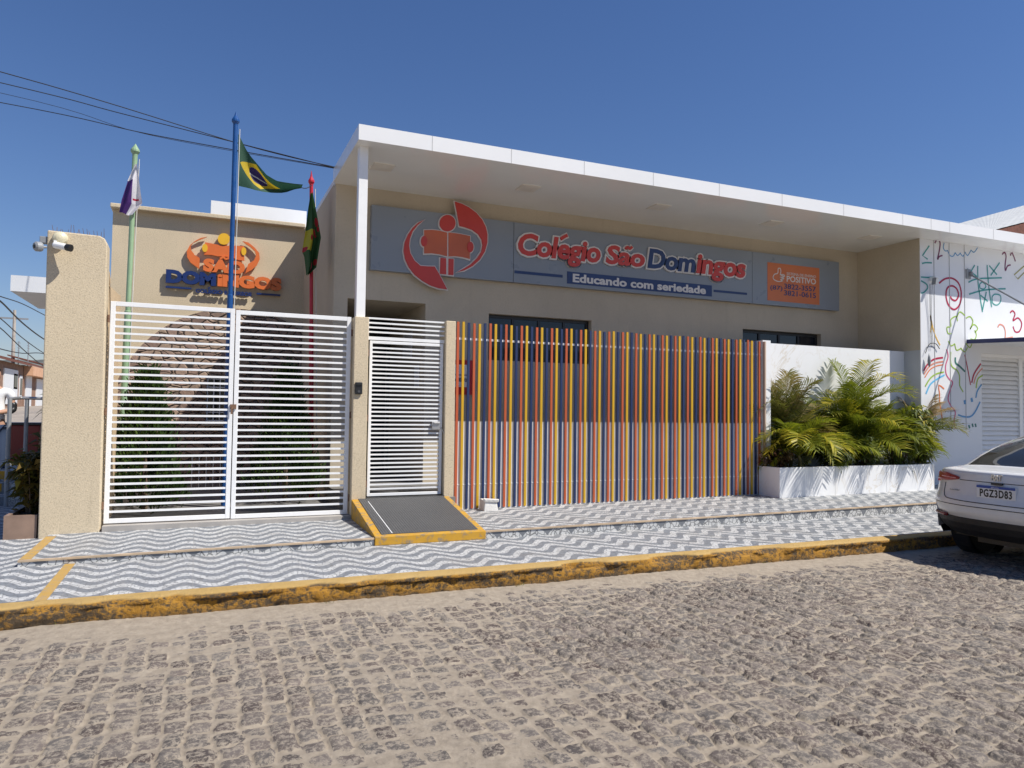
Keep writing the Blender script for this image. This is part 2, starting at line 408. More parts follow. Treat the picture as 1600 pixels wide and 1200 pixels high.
def text_mesh(s, bold=0.0, shear=0.0, extrude=.02, res=3, spacing=1.0, bevel=0):
    cu = bpy.data.curves.new('t', 'FONT'); cu.body = s; cu.size = 1; cu.offset = bold; cu.shear = shear; cu.extrude = extrude; cu.resolution_u = res; cu.space_character = spacing
    cu.bevel_depth = bevel; cu.bevel_resolution = 1
    ob = bpy.data.objects.new('t', cu); COL.objects.link(ob); bpy.context.view_layer.update()
    me = bpy.data.meshes.new_from_object(ob.evaluated_get(bpy.context.evaluated_depsgraph_get()))
    bpy.data.objects.remove(ob); bpy.data.curves.remove(cu); return me
def lettering(name, s, x0, x1, z0, z1, yf, m, parent, depth=.02, bold=.03, shear=0, spacing=1.0, ref=None, grow=0.0, axis='Y'):
    """Text standing on a wall: fits s between x0..x1 and z0..z1, front face at y = yf, going back by depth."""
    me = text_mesh(s, bold+grow, shear, .5, 3, spacing); co = np.empty(len(me.vertices)*3); me.vertices.foreach_get('co', co); co = co.reshape(-1, 3)
    base = text_mesh(ref or s, bold, shear, .5, 2, spacing); cb = np.empty(len(base.vertices)*3); base.vertices.foreach_get('co', cb); cb = cb.reshape(-1, 3); bpy.data.meshes.remove(base)
    mn, mx = cb.min(0), cb.max(0)
    X = x0+(co[:, 0]-mn[0])/(mx[0]-mn[0])*(x1-x0); Zz = z0+(co[:, 1]-mn[1])/(mx[1]-mn[1])*(z1-z0); Yy = yf+(.5-co[:, 2])*depth
    if axis == 'X': out = np.stack([Yy, -X, Zz], 1)       # faces -X, reads along -Y
    else: out = np.stack([X, Yy, Zz], 1)
    o0 = wloc(parent) if parent else Vector(); out = out-np.array(o0)
    me.vertices.foreach_set('co', out.astype(np.float32).ravel()); me.materials.clear(); me.materials.append(m); me.update(); me.name = name
    o = bpy.data.objects.new(name, me); COL.objects.link(o)
    if parent: o.parent = parent
    return o
def wall_grid(mb, xs, zs, holes, y0, y1, m=0):
    """Wall from y0 (front) to y1 with rectangular holes; boundary faces only."""
    xs = sorted(set(xs+[h[0] for h in holes]+[h[1] for h in holes])); zs = sorted(set(zs+[h[2] for h in holes]+[h[3] for h in holes]))
    def solid(i, j):
        if i < 0 or j < 0 or i >= len(xs)-1 or j >= len(zs)-1: return False
        cx, cz = (xs[i]+xs[i+1])/2, (zs[j]+zs[j+1])/2
        return not any(h[0] < cx < h[1] and h[2] < cz < h[3] for h in holes)
    for i in range(len(xs)-1):
        for j in range(len(zs)-1):
            if not solid(i, j): continue
            a, b, c, d = xs[i], xs[i+1], zs[j], zs[j+1]
            mb.face([(a, y0, c), (b, y0, c), (b, y0, d), (a, y0, d)], m); mb.face([(a, y1, d), (b, y1, d), (b, y1, c), (a, y1, c)], m)
            if not solid(i-1, j): mb.face([(a, y0, d), (a, y1, d), (a, y1, c), (a, y0, c)], m)
            if not solid(i+1, j): mb.face([(b, y0, c), (b, y1, c), (b, y1, d), (b, y0, d)], m)
            if not solid(i, j-1): mb.face([(a, y0, c), (a, y1, c), (b, y1, c), (b, y0, c)], m)
            if not solid(i, j+1): mb.face([(a, y0, d), (b, y0, d), (b, y1, d), (a, y1, d)], m)
    return mb
def ell(c, rx, rz, n=32): return [(c[0]+rx*math.cos(2*PI*i/n), c[1], c[2]+rz*math.sin(2*PI*i/n)) for i in range(n)]
def npnoise(x, y, seed=0):
    def h(i, j):
        v = np.sin(i*127.1+j*311.7+seed*74.7)*43758.5453; return v-np.floor(v)
    xi, yi = np.floor(x), np.floor(y); fx, fy = x-xi, y-yi; u = fx*fx*(3-2*fx); v = fy*fy*(3-2*fy)
    return (h(xi, yi)*(1-u)+h(xi+1, yi)*u)*(1-v)+(h(xi, yi+1)*(1-u)+h(xi+1, yi+1)*u)*v
def fbm(x, y, o=4, seed=0):
    s = 0; a = .5
    for k in range(o): s = s+a*npnoise(x*2**k, y*2**k, seed+k*13); a *= .5
    return s/(1-.5**o)
# ================================================================ THE SETTING
def height_road():
    fx = np.concatenate([np.linspace(-60, -4, 15)[:-1], np.linspace(-4, -1.3, 28)[:-1], np.arange(-1.3, 5.2, .0125), np.arange(5.2, 9.5, .02), np.linspace(9.5, 16, 40)[1:], np.linspace(16, 90, 18)[1:]])
    fy = np.concatenate([np.linspace(-45, 0, 14)[:-1], np.linspace(0, 2.2, 24)[:-1], np.arange(2.2, 5.9, .0125), [5.93, 6.05]])
    X, Y = np.meshgrid(fx, fy); sh = X.shape
    wx = X+.10*(fbm(X*1.1, Y*1.1, 3, 5)-.5)+.034*(npnoise(X*8, Y*8, 3)-.5)+.012*(npnoise(X*21, Y*21, 53)-.5); wy = Y+.16*(fbm(X*.8, Y*.8, 3, 9)-.5)+.034*(npnoise(X*8, Y*8, 8)-.5)+.012*(npnoise(X*21, Y*21, 58)-.5)
    rw = .118
    rid = np.floor(wx/rw)
    def h1(a, s): v = np.sin(a*12.9898+s*78.233)*43758.5453; return v-np.floor(v)
    ln = .138
    v = wy/ln+h1(rid, 1)*7.3; ci = np.floor(v); fv = v-ci
    j0 = (h1(ci*3.17+rid*17.1, 2)-.5)*.34; j1 = (h1((ci+1)*3.17+rid*17.1, 2)-.5)*.34
    # jittered ends of each stone
    low = j0; high = 1+j1; flag = fv < low; ci = np.where(flag, ci-1, ci); flag2 = fv > high; ci = np.where(flag2, ci+1, ci)
    j0 = (h1(ci*3.17+rid*17.1, 2)-.5)*.34; j1 = (h1((ci+1)*3.17+rid*17.1, 2)-.5)*.34
    fv2 = v-ci; uu = (fv2-j0)/(1+j1-j0); ww = wx/rw-rid
    sid = ci*3.17+rid*17.1
    lenm = (1+j1-j0)*ln
    jn = .004+.009*h1(sid, 21)
    dx = np.minimum(ww, 1-ww)*rw-jn*.55; dy = np.minimum(uu, 1-uu)*lenm-jn
    rc = .022
    qx = np.clip(rc-dx, 0, None); qy = np.clip(rc-dy, 0, None); d = rc-np.sqrt(qx**2+qy**2)     # rounded-rectangle distance
    d = d+.012*(npnoise(X*38, Y*38, 4)-.5)+.010*(npnoise(X*17, Y*17, 14)-.5)
    prof = np.clip(d/.012, 0, 1); prof = prof*prof*(3-2*prof)
    hs = h1(sid, 3)
    tilt = (ww-.5)*(h1(sid, 4)-.5)*.020+(uu-.5)*(h1(sid, 6)-.5)*.020
    stone_h = prof*(.012+.017*hs)+prof*tilt+prof*.0075*(fbm(X*30, Y*30, 3, 2)-.5)+prof*.004*(npnoise(X*75, Y*75, 31)-.5)
    edge = np.clip((Y-5.38)/.4, 0, 1)
    drift = fbm(X*.75, Y*.95, 4, 21)
    sand = .0030+.034*(drift-.46)+.008*(fbm(X*14, Y*14, 3, 33)-.5)+.005*(npnoise(X*48, Y*48, 61)-.5)+.03*edge
    lw = np.clip((3.2-X-.35*(Y-3.5))/2.6, 0, 1); sand = sand+.0055*lw*lw*(3-2*lw)+.006*np.clip(fbm(X*.55+7, Y*.7+3, 3, 71)-.5, 0, 1)*2.5
    sand = np.clip(sand, .0, .06)
    z = np.maximum(stone_h, sand)
    lf = (drift-.5)*.02
    far = ((X < -4) | (X > 9.6) | (Y < .5)); z = np.where(far, .02, z)
    z = z-.03+lf*0
    expo = stone_h-sand
    stone = np.clip(.5+expo/.012, 0, 1); stone = np.where(far, np.clip(prof*1.2-.2, 0, 1)*.7, stone)
    V = np.stack([X, Y, z], -1).reshape(-1, 3).astype(np.float32)
    ny, nx = sh; i = np.arange(ny-1)[:, None]*nx+np.arange(nx-1)[None, :]
    Fc = np.stack([i, i+1, i+1+nx, i+nx], -1).reshape(-1, 4).astype(np.int32)
    me = bpy.data.meshes.new('road'); me.vertices.add(len(V)); me.vertices.foreach_set('co', V.ravel())
    me.loops.add(Fc.size); me.loops.foreach_set('vertex_index', Fc.ravel()); me.polygons.add(len(Fc))
    me.polygons.foreach_set('loop_start', np.arange(0, Fc.size, 4, dtype=np.int32)); me.polygons.foreach_set('loop_total', np.full(len(Fc), 4, np.int32))
    me.polygons.foreach_set('use_smooth', np.ones(len(Fc), bool)); me.update(calc_edges=True)
    for nm, arr in (('stone', stone), ('tint', h1(sid, 11)), ('tint2', h1(sid, 12))):
        a = me.attributes.new(nm, 'FLOAT', 'POINT'); a.data.foreach_set('value', arr.ravel().astype(np.float32))
    me.materials.append(MT['road']); o = bpy.data.objects.new('road', me); COL.objects.link(o); o['kind'] = 'structure'
height_road()

KZ, KF, KB, RY = .144, 5.85, 6.04, 7.36
def uz(x): return .205+.007*x
def kerb():
    xs = np.arange(-14, 24, .03); prof = [(KF+.015, -.06), (KF+.012, .0), (KF+.006, .04), (KF+.008, .085), (KF+.010, .108), (KF-.003, .116), (KF+.0, .134), (KF+.016, KZ+.003), (KF+.10, KZ+.004), (KB, KZ+.004)]
    k = len(prof); v = []; f = []
    for i, x in enumerate(xs):
        blk = math.floor(x/.98+.3); jo = math.sin(blk*37.7)*.006; fr = abs((x/.98+.3) % 1-.5); gap = .012 if fr > .487 else 0
        for j, (y, z) in enumerate(prof):
            am = (.5, 1, 1.1, 1.2, .9, .6, .5, .35, .12, 0)[j]
            nx_ = float(fbm(np.array(x*6.0), np.array(j*1.7), 4, 3))-.5; n2 = float(npnoise(np.array(x*23.), np.array(j*3.1), 7))-.5
            ch = max(0, float(fbm(np.array(x*2.2), np.array(3.3), 4, 40))-.56)*(1.0 if j in (5, 6, 7) else .4 if j == 4 else 0)*.34
            v.append((x, y+am*(nx_*.06+n2*.024)+jo+gap*(j < 8)+ch, z+am*n2*.012-(ch*.35)))
    for i in range(len(xs)-1):
        for j in range(k-1): a = i*k+j; f.append((a, a+k, a+k+1, a+1))
    mb = MB(); mb.v = [Vector(q) for q in v]; mb.f = f; mb.mi = [0]*len(f)
    mb.build('kerb', MT['kerb'], smooth=True, kind='structure', fixn=False)
kerb()
# lower pavement up to the riser; left of the step it runs on round the corner
lp = MB()
lp.face([(-14, KB-.01, KZ), (24, KB-.01, KZ), (24, RY+.02, KZ), (-14, RY+.02, KZ)])
lower = lp.build('lower_pavement', MT['wave'], kind='structure', fixn=False)
st = MB(); st.face([(-1.015, KB+.0, KZ+.003), (-.935, KB+.0, KZ+.003), (-.935, RY-.002, KZ+.003), (-1.015, RY-.002, KZ+.003)])
st.build('painted_stripe', MT['ypaint'], lower, fixn=False)
up = MB()
XS = [-1.36, 2, 6, 10, 24]
for a, b in zip(XS, XS[1:]):
    up.face([(a, RY, uz(a)), (b, RY, uz(b)), (b, 9.6, uz(b)), (a, 9.6, uz(a))])
upper = up.build('upper_pavement', MT['wave'], kind='structure', fixn=False)
rs = MB(); nz = MB()
for a, b in zip([-1.36]+XS[1:-1], XS[1:]):
    rs.face([(a, RY, KZ-.02), (b, RY, KZ-.02), (b, RY, uz(b)-.002), (a, RY, uz(a)-.002)])
    nz.hexa([(a, RY-.012, uz(a)-.012), (b, RY-.012, uz(b)-.012), (b, RY+.02, uz(b)-.012), (a, RY+.02, uz(a)-.012), (a, RY-.012, uz(a)+.004), (b, RY-.012, uz(b)+.004), (b, RY+.02, uz(b)+.004), (a, RY+.02, uz(a)+.004)])
rs.face([(-1.36, RY, KZ-.02), (-1.36, 9.6, KZ-.02), (-1.36, 9.6, uz(-1.36)-.002), (-1.36, RY, uz(-1.36)-.002)])
rs.build('riser', MT['riser'], upper, fixn=False)
nz.build('step_nosing', mat('tan_step_nosing', (.44, .33, .22), .8, var=.2, dirt=.4, scale=6), upper)
st = MB(); st.face([(-1.36, RY+.03, uz(-1.36)+.003), (-1.27, RY+.03, uz(-1.3)+.003), (-1.27, 8.62, uz(-1.3)+.003), (-1.36, 8.62, uz(-1.36)+.003)])
st.build('painted_stripe', MT['ypaint'], upper, fixn=False)
# side pavement round the corner, with three shallow steps further up
sp = MB()
sp.face([(-14, RY+.02, KZ), (-1.362, RY+.02, KZ), (-1.362, 11.6, KZ+.04), (-14, 11.6, KZ+.04)])
sp.build('side_pavement', MT['wave'], kind='structure', fixn=False)
stp = MB()
for k in range(3):
    stp.box((-3.7, 11.6+.42*k, .05), (-1.47, 14.6, .30+.14*k)) if k == 2 else stp.box((-3.7, 11.6+.42*k, .05), (-1.47, 11.6+.42*(k+1), .30+.14*k))
steps = stp.build('side_steps', MT['wave'], kind='structure')
ye = MB()
for k in range(3): ye.box((-2.62, 11.6+.42*k-.006, .32+.14*k-.14), (-2.44, 11.6+.42*k-.001, .296+.14*k))
ye.build('painted_stripe', MT['yramp'], steps)
# side street climbing away on the left
def side_street():
    ys = [14.6, 18, 22, 28, 34, 42, 52, 70, 110, 200]; zz = [.12, .16, .30, .62, .92, 1.22, 1.45, 1.7, 2.2, 3]
    m = MB()
    for i in range(len(ys)-1):
        m.face([(-60, ys[i], zz[i]), (-1.5, ys[i], zz[i]), (-1.5, ys[i+1], zz[i+1]), (-60, ys[i+1], zz[i+1])])
    m.face([(-60, 11.6, .10), (-3.7, 11.6, .10), (-3.7, 14.6, .12), (-60, 14.6, .12)])
    m.build('side_street', mat('pale_sandy_street', (.30, .26, .22), .95, var=.15, scale=1.2, dirt=.2), kind='structure', fixn=False)
side_street()
# ground sheet under everything, out to the horizon
g = MB(); g.face([(-900, -600, -.12), (1400, -600, -.12), (1400, 1600, -.12), (-900, 1600, -.12)])
g.build('ground', mat('dry_ground', (.20, .17, .135), .95, var=.15, scale=.05), kind='structure', fixn=False)
# courtyard floors
c = MB(); c.face([(-1.36, 9.0, .225), (1.70, 9.0, .225), (1.70, 13.9, .225), (-1.36, 13.9, .225)])
co_ = c.build('courtyard', MT['tilefloor'], kind='structure')
bx('gate_sill', (-.885, 8.74, .12), (1.70, 9.0, .256), mat('pale_tile_sill', (.36, .335, .305), .7, var=.1, dirt=.2), co_)
c = MB(); c.box((1.702, 8.76, .1), (3.0, 10.5, .43)); c.box((3.0, 9.21, .1), (11.85, 10.5, .431)); c.build('entrance_floor', MT['tilefloor'], kind='structure')
# far hill
hb = MB(); ks = 60
prof = [(x, 20+7*float(fbm(np.array(x*.02), np.array(1.), 4, 3))) for x in np.linspace(-330, 20, ks)]
for i in range(ks-1):
    (a, za), (b, zb) = prof[i], prof[i+1]
    hb.face([(a, 330, -2), (b, 330, -2), (b, 420, zb*1.25-6), (a, 420, za*1.25-6)])
    hb.face([(a, 420, za*1.25-6), (b, 420, zb*1.25-6), (b, 600, 0), (a, 600, 0)])
hb.build('hill', mat('dry_scrub_hill', (.13, .14, .13), .95, var=.5, scale=.08, bump=1, bscale=.3), kind='structure', fixn=False)

# ================================================================ SCHOOL BUILDING
FW = 10.5           # facade plane
SOF, TOPZ, FAS = 4.725, 4.912, 8.645
sb = thing('school_building', 'cream school building under a long white flat canopy, behind the coloured slat fence', 'building', (6.5, FW, .2))
wins = [(4.09, 5.90, 2.30, 3.02), (9.02, 10.90, 2.30, 3.06)]
door = (1.925, 3.08, .43, 3.10)
wb = MB(); wall_grid(wb, [1.73, 11.99], [.1, SOF], wins+[door], FW, FW+.22)
wb.build('wall', MT['plain'], sb)
# side wall running back to the annex, roof mass
bx('side_wall', (1.73, FW+.22, .1), (1.93, 17, 4.78), MT['plain'], sb)
bx('roof_slab', (1.735, FW+.02, SOF+.03), (20, 19, 4.86), MT['whitewall'], sb)
# canopy: fascia panels, soffit, left return
can = MB()
can.box((1.676, FAS, SOF), (1.70, FW-.05, TOPZ)); can.box((1.70, FAS, SOF), (19.0, FAS+.03, TOPZ)); can.box((1.70, FAS+.03, SOF), (19.0, FW+.02, SOF+.03)); can.box((1.70, FAS+.03, TOPZ-.05), (19.0, FW-.02, TOPZ-.004))
canopy = can.build('canopy', MT['acm'], sb)
j0 = MB().box((6.496, FAS-.0015, SOF+.002), (6.504, FAS+.002, TOPZ-.002)).build('panel_joint', MT['seam'], canopy)
for i, px in enumerate((675, 799, 913, 1021, 1124, 1222, 1318, 1410, 1454, 1483, 1551)):
    o = j0 if i == 0 else copy_part(j0, canopy, (0, 0, 0)); o.location = (onY(px, 260, FAS).x-6.5, 0, 0)
col = MB(); col.box((1.728, 8.85, 2.625), (1.838, 8.96, SOF)); colo = col.build('column', MT['whitepaint'], sb, bevel=.004)
lm = mat('unlit_recessed_lamp', (.66, .62, .56), .5)
lb = MB(); lb.box((-.14, -.14, -.012), (.14, .14, .004)); l0 = lb.build('soffit_light', lm, None); l0.parent = sb
for i, x in enumerate((2.16, 4.28, 6.52, 8.77, 11.03, 13.3)):
    o = l0 if i == 0 else copy_part(l0, sb, (0, 0, 0)); o.location = Vector((x, 9.5, SOF))-wloc(sb)
# windows
for (a, b, c0, d) in wins:
    m = MB(); y0 = FW+.10
    m.box((a, y0, c0), (b, y0+.05, c0+.05)); m.box((a, y0, d-.05), (b, y0+.05, d)); m.box((a, y0, c0+.05), (a+.05, y0+.05, d-.05)); m.box((b-.05, y0, c0+.05), (b, y0+.05, d-.05))
    for q in range(1, 4): xq = a+(b-a)*q/4; m.box((xq-.02, y0, c0+.05), (xq+.02, y0+.05, d-.05))
    wf = m.build('window', MT['frame'], sb)
    bx('pane', (a+.045, y0+.02, c0+.045), (b-.045, y0+.03, d-.045), MT['pane'], wf)
# entrance recess
a, b, c0, d = door
r = MB(); DY = FW+2.2
r.face([(a, FW+.22, c0), (a, DY, c0), (a, DY, d), (a, FW+.22, d)]); r.face([(b, FW+.22, c0), (b, DY, c0), (b, DY, d), (b, FW+.22, d)])
r.face([(a, FW+.22, d), (a, DY, d), (b, DY, d), (b, FW+.22, d)])
ent = r.build('entrance', MT['plain'], sb)
e2 = MB(); e2.face([(a, FW+.0, c0+.002), (b, FW, c0+.002), (b, DY, c0+.002), (a, DY, c0+.002)]); e2.build('entrance_floor', MT['tilefloor'], ent)
dd = MB(); dd.box((a, DY, c0), (b, DY+.06, d)); db = dd.build('entrance_door', MT['pane'], sb)
dm = MB(); dm.box((a, DY-.05, d-.5), (b, DY-.002, d-.44)); dm.box((a, DY-.05, c0), (a+.06, DY-.002, d-.5)); dm.box(((a+b)/2-.04, DY-.05, c0), ((a+b)/2+.04, DY-.002, d-.5)); dm.box((b-.06, DY-.05, c0), (b, DY-.002, d-.5)); dm.build('door_frame', MT['frame'], db)
# papers taped in the entrance
p = MB(); p.box((b-.012, 11.2, 2.35), (b-.003, 11.75, 2.75)); tag(p.build('posted_notice', MT['paper']), 'blank white board high inside the school entrance, seen through the bars', 'notice')
p = MB(); p.box((b-.012, 10.78, 1.85), (b-.003, 11.02, 2.2)); tag(p.build('posted_notice', MT['paper']), 'small pale sheet below the white board on the entrance wall', 'notice')

# ---------------------------------------------------------------- sign board on the facade
SY0, SY1 = 10.40, 10.499
sg = thing('sign_board', 'long grey sign board with red and navy school name under the canopy', 'sign', (6.8, SY0, 3.52))
xs_ = [2.222, 4.452, 9.15, 11.266]
for i in range(3): bx('panel', (xs_[i]+.004, SY0, 3.52), (xs_[i+1]-.004, SY1, 4.46), MT['signgrey'], sg)
def sp_(zx, zy, o=(600, 300), k=1341/190, y=SY0): return onY(o[0]+zx/k, o[1]+zy/k, y)
def sign_shape(name, pts, m, d0, d1, parent=sg, closed_smooth=0, grow=0):
    P = [sp_(*q) for q in pts]
    if grow:
        c = sum(P, Vector())/len(P); P = P
    return MB().prism([(q.x, SY0-d0, q.z) for q in P], (0, d0-d1, 0)).build(name, m, parent)
big_r = [(775, 112), (850, 135), (930, 175), (1010, 235), (1075, 310), (1115, 390), (1133, 470), (1132, 560), (1105, 660), (1050, 750), (970, 820), (880, 868), (793, 890), (870, 850), (950, 800), (1020, 730), (1065, 660), (1078, 590), (1068, 530), (1030, 470), (960, 420), (880, 393), (825, 380)]
big_l = [(440, 312), (365, 370), (310, 440), (280, 520), (270, 600), (285, 680), (330, 760), (395, 818), (470, 824), (552, 826), (600, 905), (690, 1078), (600, 1065), (510, 1035), (420, 985), (330, 915), (265, 830), (225, 740), (210, 650), (222, 560), (260, 470), (310, 400), (370, 345)]
def offset2(pts, d):
    out = []; n = len(pts); A = sum(pts[i][0]*pts[(i+1) % n][1]-pts[(i+1) % n][0]*pts[i][1] for i in range(n)); sg_ = 1 if A > 0 else -1
    for i in range(n):
        a, b, c = pts[i-1], pts[i], pts[(i+1) % n]
        d1 = Vector((b[0]-a[0], b[1]-a[1])).normalized(); d2 = Vector((c[0]-b[0], c[1]-b[1])).normalized()
        n1 = Vector((d1.y, -d1.x))*sg_; n2 = Vector((d2.y, -d2.x))*sg_; nn = (n1+n2)
        nn = nn.normalized()*min(1.6, 1/max(.4, nn.length/2)) if nn.length > .1 else n1
        out.append((b[0]+nn.x*d, b[1]+nn.y*d))
    return out
def emblem_piece(name, pts, m, d=.035, out=True, g=12, back=.018):
    if out: sign_shape('white_outline', offset2(pts, g), MT['outline'], back, -.0, sg)
    sign_shape(name, pts, m, d, back+.0005 if out else 0.0, sg)
circ = lambda cx, cy, rx, ry, n=28: [(cx+rx*math.cos(2*PI*i/n), cy+ry*math.sin(2*PI*i/n)) for i in range(n)]
emblem_piece('emblem_swoosh', big_r, MT['red'], back=.018); emblem_piece('emblem_swoosh', big_l, MT['red'], back=.016)
bookL = [(437, 425), (520, 422), (600, 430), (690, 452), (690, 713), (600, 690), (520, 680), (437, 682)]
bookR = [(704, 452), (780, 458), (860, 472), (944, 490), (940, 742), (860, 722), (780, 712), (704, 715)]
hull = [(430, 416), (520, 412), (600, 420), (697, 445), (780, 450), (860, 464), (952, 484), (950, 560), (946, 760), (860, 735), (780, 722), (697, 728), (600, 700), (520, 692), (428, 696), (428, 560)]
sign_shape('white_outline', hull, MT['outline'], .0215, 0, sg)
sign_shape('emblem_book', bookL, MT['redgrad'], .030, .022, sg); sign_shape('emblem_book', bookR, MT['redgrad'], .030, .022, sg)
sign_shape('white_outline', circ(692, 350, 100, 101), MT['outline'], .026, .0, sg); sign_shape('emblem_head', circ(692, 350, 88, 90), MT['red'], .042, .0265, sg)
for cx, cy in ((435, 548), (943, 612)):
    sign_shape('white_outline', circ(cx, cy, 47, 70), MT['outline'], .0235, 0.0, sg); sign_shape('emblem_hand', circ(cx, cy, 34, 58), MT['red'], .045, .024, sg)
sign_shape('white_outline', [(603, 722), (772, 735), (768, 935), (603, 915)], MT['outline'], .0145, 0, sg)
for q in ([(618, 728), (680, 735), (680, 912), (612, 905)], [(707, 738), (763, 742), (760, 920), (704, 916)]): sign_shape('emblem_leg', q, MT['red'], .028, .015, sg)
# lettering
def PZ(px, py): q = onY(px, py, SY0); return q.x, q.z
full = 'Colégio São Domingos'
zt = 4.33; zb = 3.83
X0 = PZ(808, 380)[0]; X1 = PZ(979, 390)[0]; X2 = PZ(1010, 400)[0]; X3 = PZ(1085, 405)[0]; X4 = PZ(1163, 410)[0]
XA = PZ(937, 380)[0]; XB = PZ(945, 380)[0]; X1b = PZ(1006, 390)[0]
def word(s, xa, xb, z0, z1, m):
    lettering('white_outline', s, xa, xb, z0, z1, SY0-.030, MT['outline'], sg, .030, bold=.034, shear=.14, ref=s, grow=.055, spacing=.98)
    return lettering('lettering', s, xa, xb, z0, z1, SY0-.040, m, sg, .0095, bold=.034, shear=.14, spacing=.98)
def accent(pts, wd, y, m, th, parent, od=0, back=None):
    """An accent mark laid over a letter, with its pale outline behind it."""
    P = smoothpts([(x, y, z) for x, z in pts], 5)
    if od:
        e0, e1 = (P[0]-P[1]).normalized()*od, (P[-1]-P[-2]).normalized()*od
        MB().ribbon([P[0]+e0]+P[1:-1]+[P[-1]+e1], wd+2*od, (0, -1, 0), th*.35).build('white_outline', MT['outline'], parent)
    MB().ribbon(P, wd, (0, -1, 0), th).build('accent_mark', m, parent)
zb2 = 3.845; base = 3.95
word('Colegio', X0, XA, zb2, 4.30, MT['red']); word('Sao', XB, X1b, base, 4.27, MT['red'])
dx_ = XA-X0
accent([(X0+dx_*.505, 4.272), (X0+dx_*.55, 4.318), (X0+dx_*.585, 4.345)], .052, SY0-.0005, MT['red'], .041, sg, .022)
dx_ = X1b-XB
accent([(XB+dx_*.50, 4.235), (XB+dx_*.55, 4.268), (XB+dx_*.615, 4.248), (XB+dx_*.67, 4.282)], .042, SY0-.0005, MT['red'], .041, sg, .022)
word('Dom', X2, X3-.005, base, 4.29, MT['signnavy']); word('ingos', X3+.01, X4, zb2, 4.29, MT['red'])
bz0, bz1 = 3.575, 3.77; bxl, bxr = PZ(886, 430)[0], PZ(1112, 450)[0]
bx('motto_banner', (bxl, SY0-.006, bz0), (bxr, SY0, bz1), MT['signnavy'], sg)
lettering('lettering', 'Educando com seriedade', bxl+.10, bxr-.13, bz0+.028, bz1-.028, SY0-.010, MT['outline'], sg, .0035, bold=.035)
bx('stripe', (4.47, SY0-.005, 3.66), (PZ(879, 430)[0], SY0, 3.705), MT['signnavy'], sg); bx('stripe', (PZ(1115, 450)[0], SY0-.005, 3.66), (PZ(1167, 455)[0], SY0, 3.70), MT['signnavy'], sg)
ox0, ox1 = PZ(1199, 430)[0], PZ(1280, 440)[0]; oz0, oz1 = 3.60, 4.30
bx('orange_sticker', (ox0, SY0-.004, oz0), (ox1, SY0, oz1), MT['signorange'], sg)
ow = ox1-ox0
L = lambda s, a, b, c_, d_, m, bo=.02: lettering('lettering', s, ox0+ow*a, ox0+ow*b, oz0+.7*c_, oz0+.7*d_, SY0-.007, m, sg, .0028, bold=bo*.45)
L('SISTEMA DE ENSINO', .36, .93, .72, .79, MT['outline'], .0); L('POSITIVO', .36, .93, .54, .70, MT['outline'], .035)
L('3822-3557', .31, .93, .345, .485, MT['signnavy'], .03); L('3821-0615', .31, .93, .17, .31, MT['signnavy'], .03); L('(87)', .05, .28, .26, .41, MT['signnavy'], .02)
th = MB()
def OS(u, v): return (ox0+ow*u, SY0-.004, oz0+.7*v)
for pts in ([(.10, .62), (.13, .70), (.19, .74), (.20, .86), (.235, .87), (.25, .80), (.245, .72), (.31, .71), (.32, .66)], [(.10, .62), (.12, .56), (.20, .52), (.29, .55)], [(.23, .71), (.31, .66), (.23, .64)], [(.23, .64), (.31, .61), (.24, .58), (.29, .55)]):
    th.ribbon(smoothpts([OS(*q) for q in pts], 4), .016, (0, -1, 0), .003)
th.build('thumb_emblem', MT['outline'], sg)

# ================================================================ ANNEX (courtyard wall with raised letters and the stone arch)
AY = 13.9
ab = thing('annex_building', 'cream annex behind the courtyard with a purple stone arch and raised orange letters', 'building', (.2, AY, .2))
awin = (.13, .575, 1.26, 2.05)
m = MB(); wall_grid(m, [-1.40, 1.73], [.1, 4.84], [awin], AY, AY+.25); m.build('wall', MT['stucco'], ab)
bx('rear_mass', (-1.40, AY+.25, .1), (1.73, 19, 4.6), MT['stucco'], ab)
bx('parapet_cap', (-1.43, AY-.14, 4.84), (1.728, AY+.33, 4.91), MT['stucco'], ab, bevel=.01)
# stone arch with the window left open
ap = []
arc = [(-1.11, .226), (-1.11, 1.9), (-1.07, 2.5)]
c0_, hh = .62, 3.28
NA = 28
pts = []
for i in range(NA+1):
    t = PI-PI*i/NA; pts.append((c0_+1.95*math.cos(t)*1.0, 1.35+1.93*math.sin(t)))
pts = [(x, z) for x, z in pts if -1.38 < x < 1.725]
zl = pts[0][1]; zr = pts[-1][1]
m = MB(); yf = AY-.05
def zt_(x):
    for (xa, za), (xb, zb_) in zip(pts, pts[1:]):
        if xa <= x <= xb: return za+(zb_-za)*(x-xa)/max(1e-6, xb-xa)
    return zl if x <= pts[0][0] else zr
xx = sorted(set([-1.38, 1.725, awin[0]-.001, awin[1]+.001]+[p_[0] for p_ in pts]))
for xa, xb in zip(xx, xx[1:]):
    za, zb_ = zt_(xa), zt_(xb); mid = (xa+xb)/2
    def col_(z0a, z0b, z1a, z1b, topf=True):
        m.hexa([(xa, yf, z0a), (xb, yf, z0b), (xb, AY-.001, z0b), (xa, AY-.001, z0a), (xa, yf, z1a), (xb, yf, z1b), (xb, AY-.001, z1b), (xa, AY-.001, z1a)])
    if awin[0]-.01 < mid < awin[1]+.01: col_(.2, .2, awin[2], awin[2]); col_(awin[3], awin[3], za, zb_)
    else: col_(.2, .2, za, zb_)
m.build('stone_arch', MT['stone'], ab)
a, b, c_, d_ = awin
m = MB()
for q in range(5): x = a+.02+(b-a-.04)*q/4; m.box((x-.008, AY-.02, c_), (x+.008, AY+.0, d_))
for q in range(6): z = c_+.03+(d_-c_-.06)*q/5; m.box((a, AY-.0195, z-.008), (b, AY-.002, z+.008))
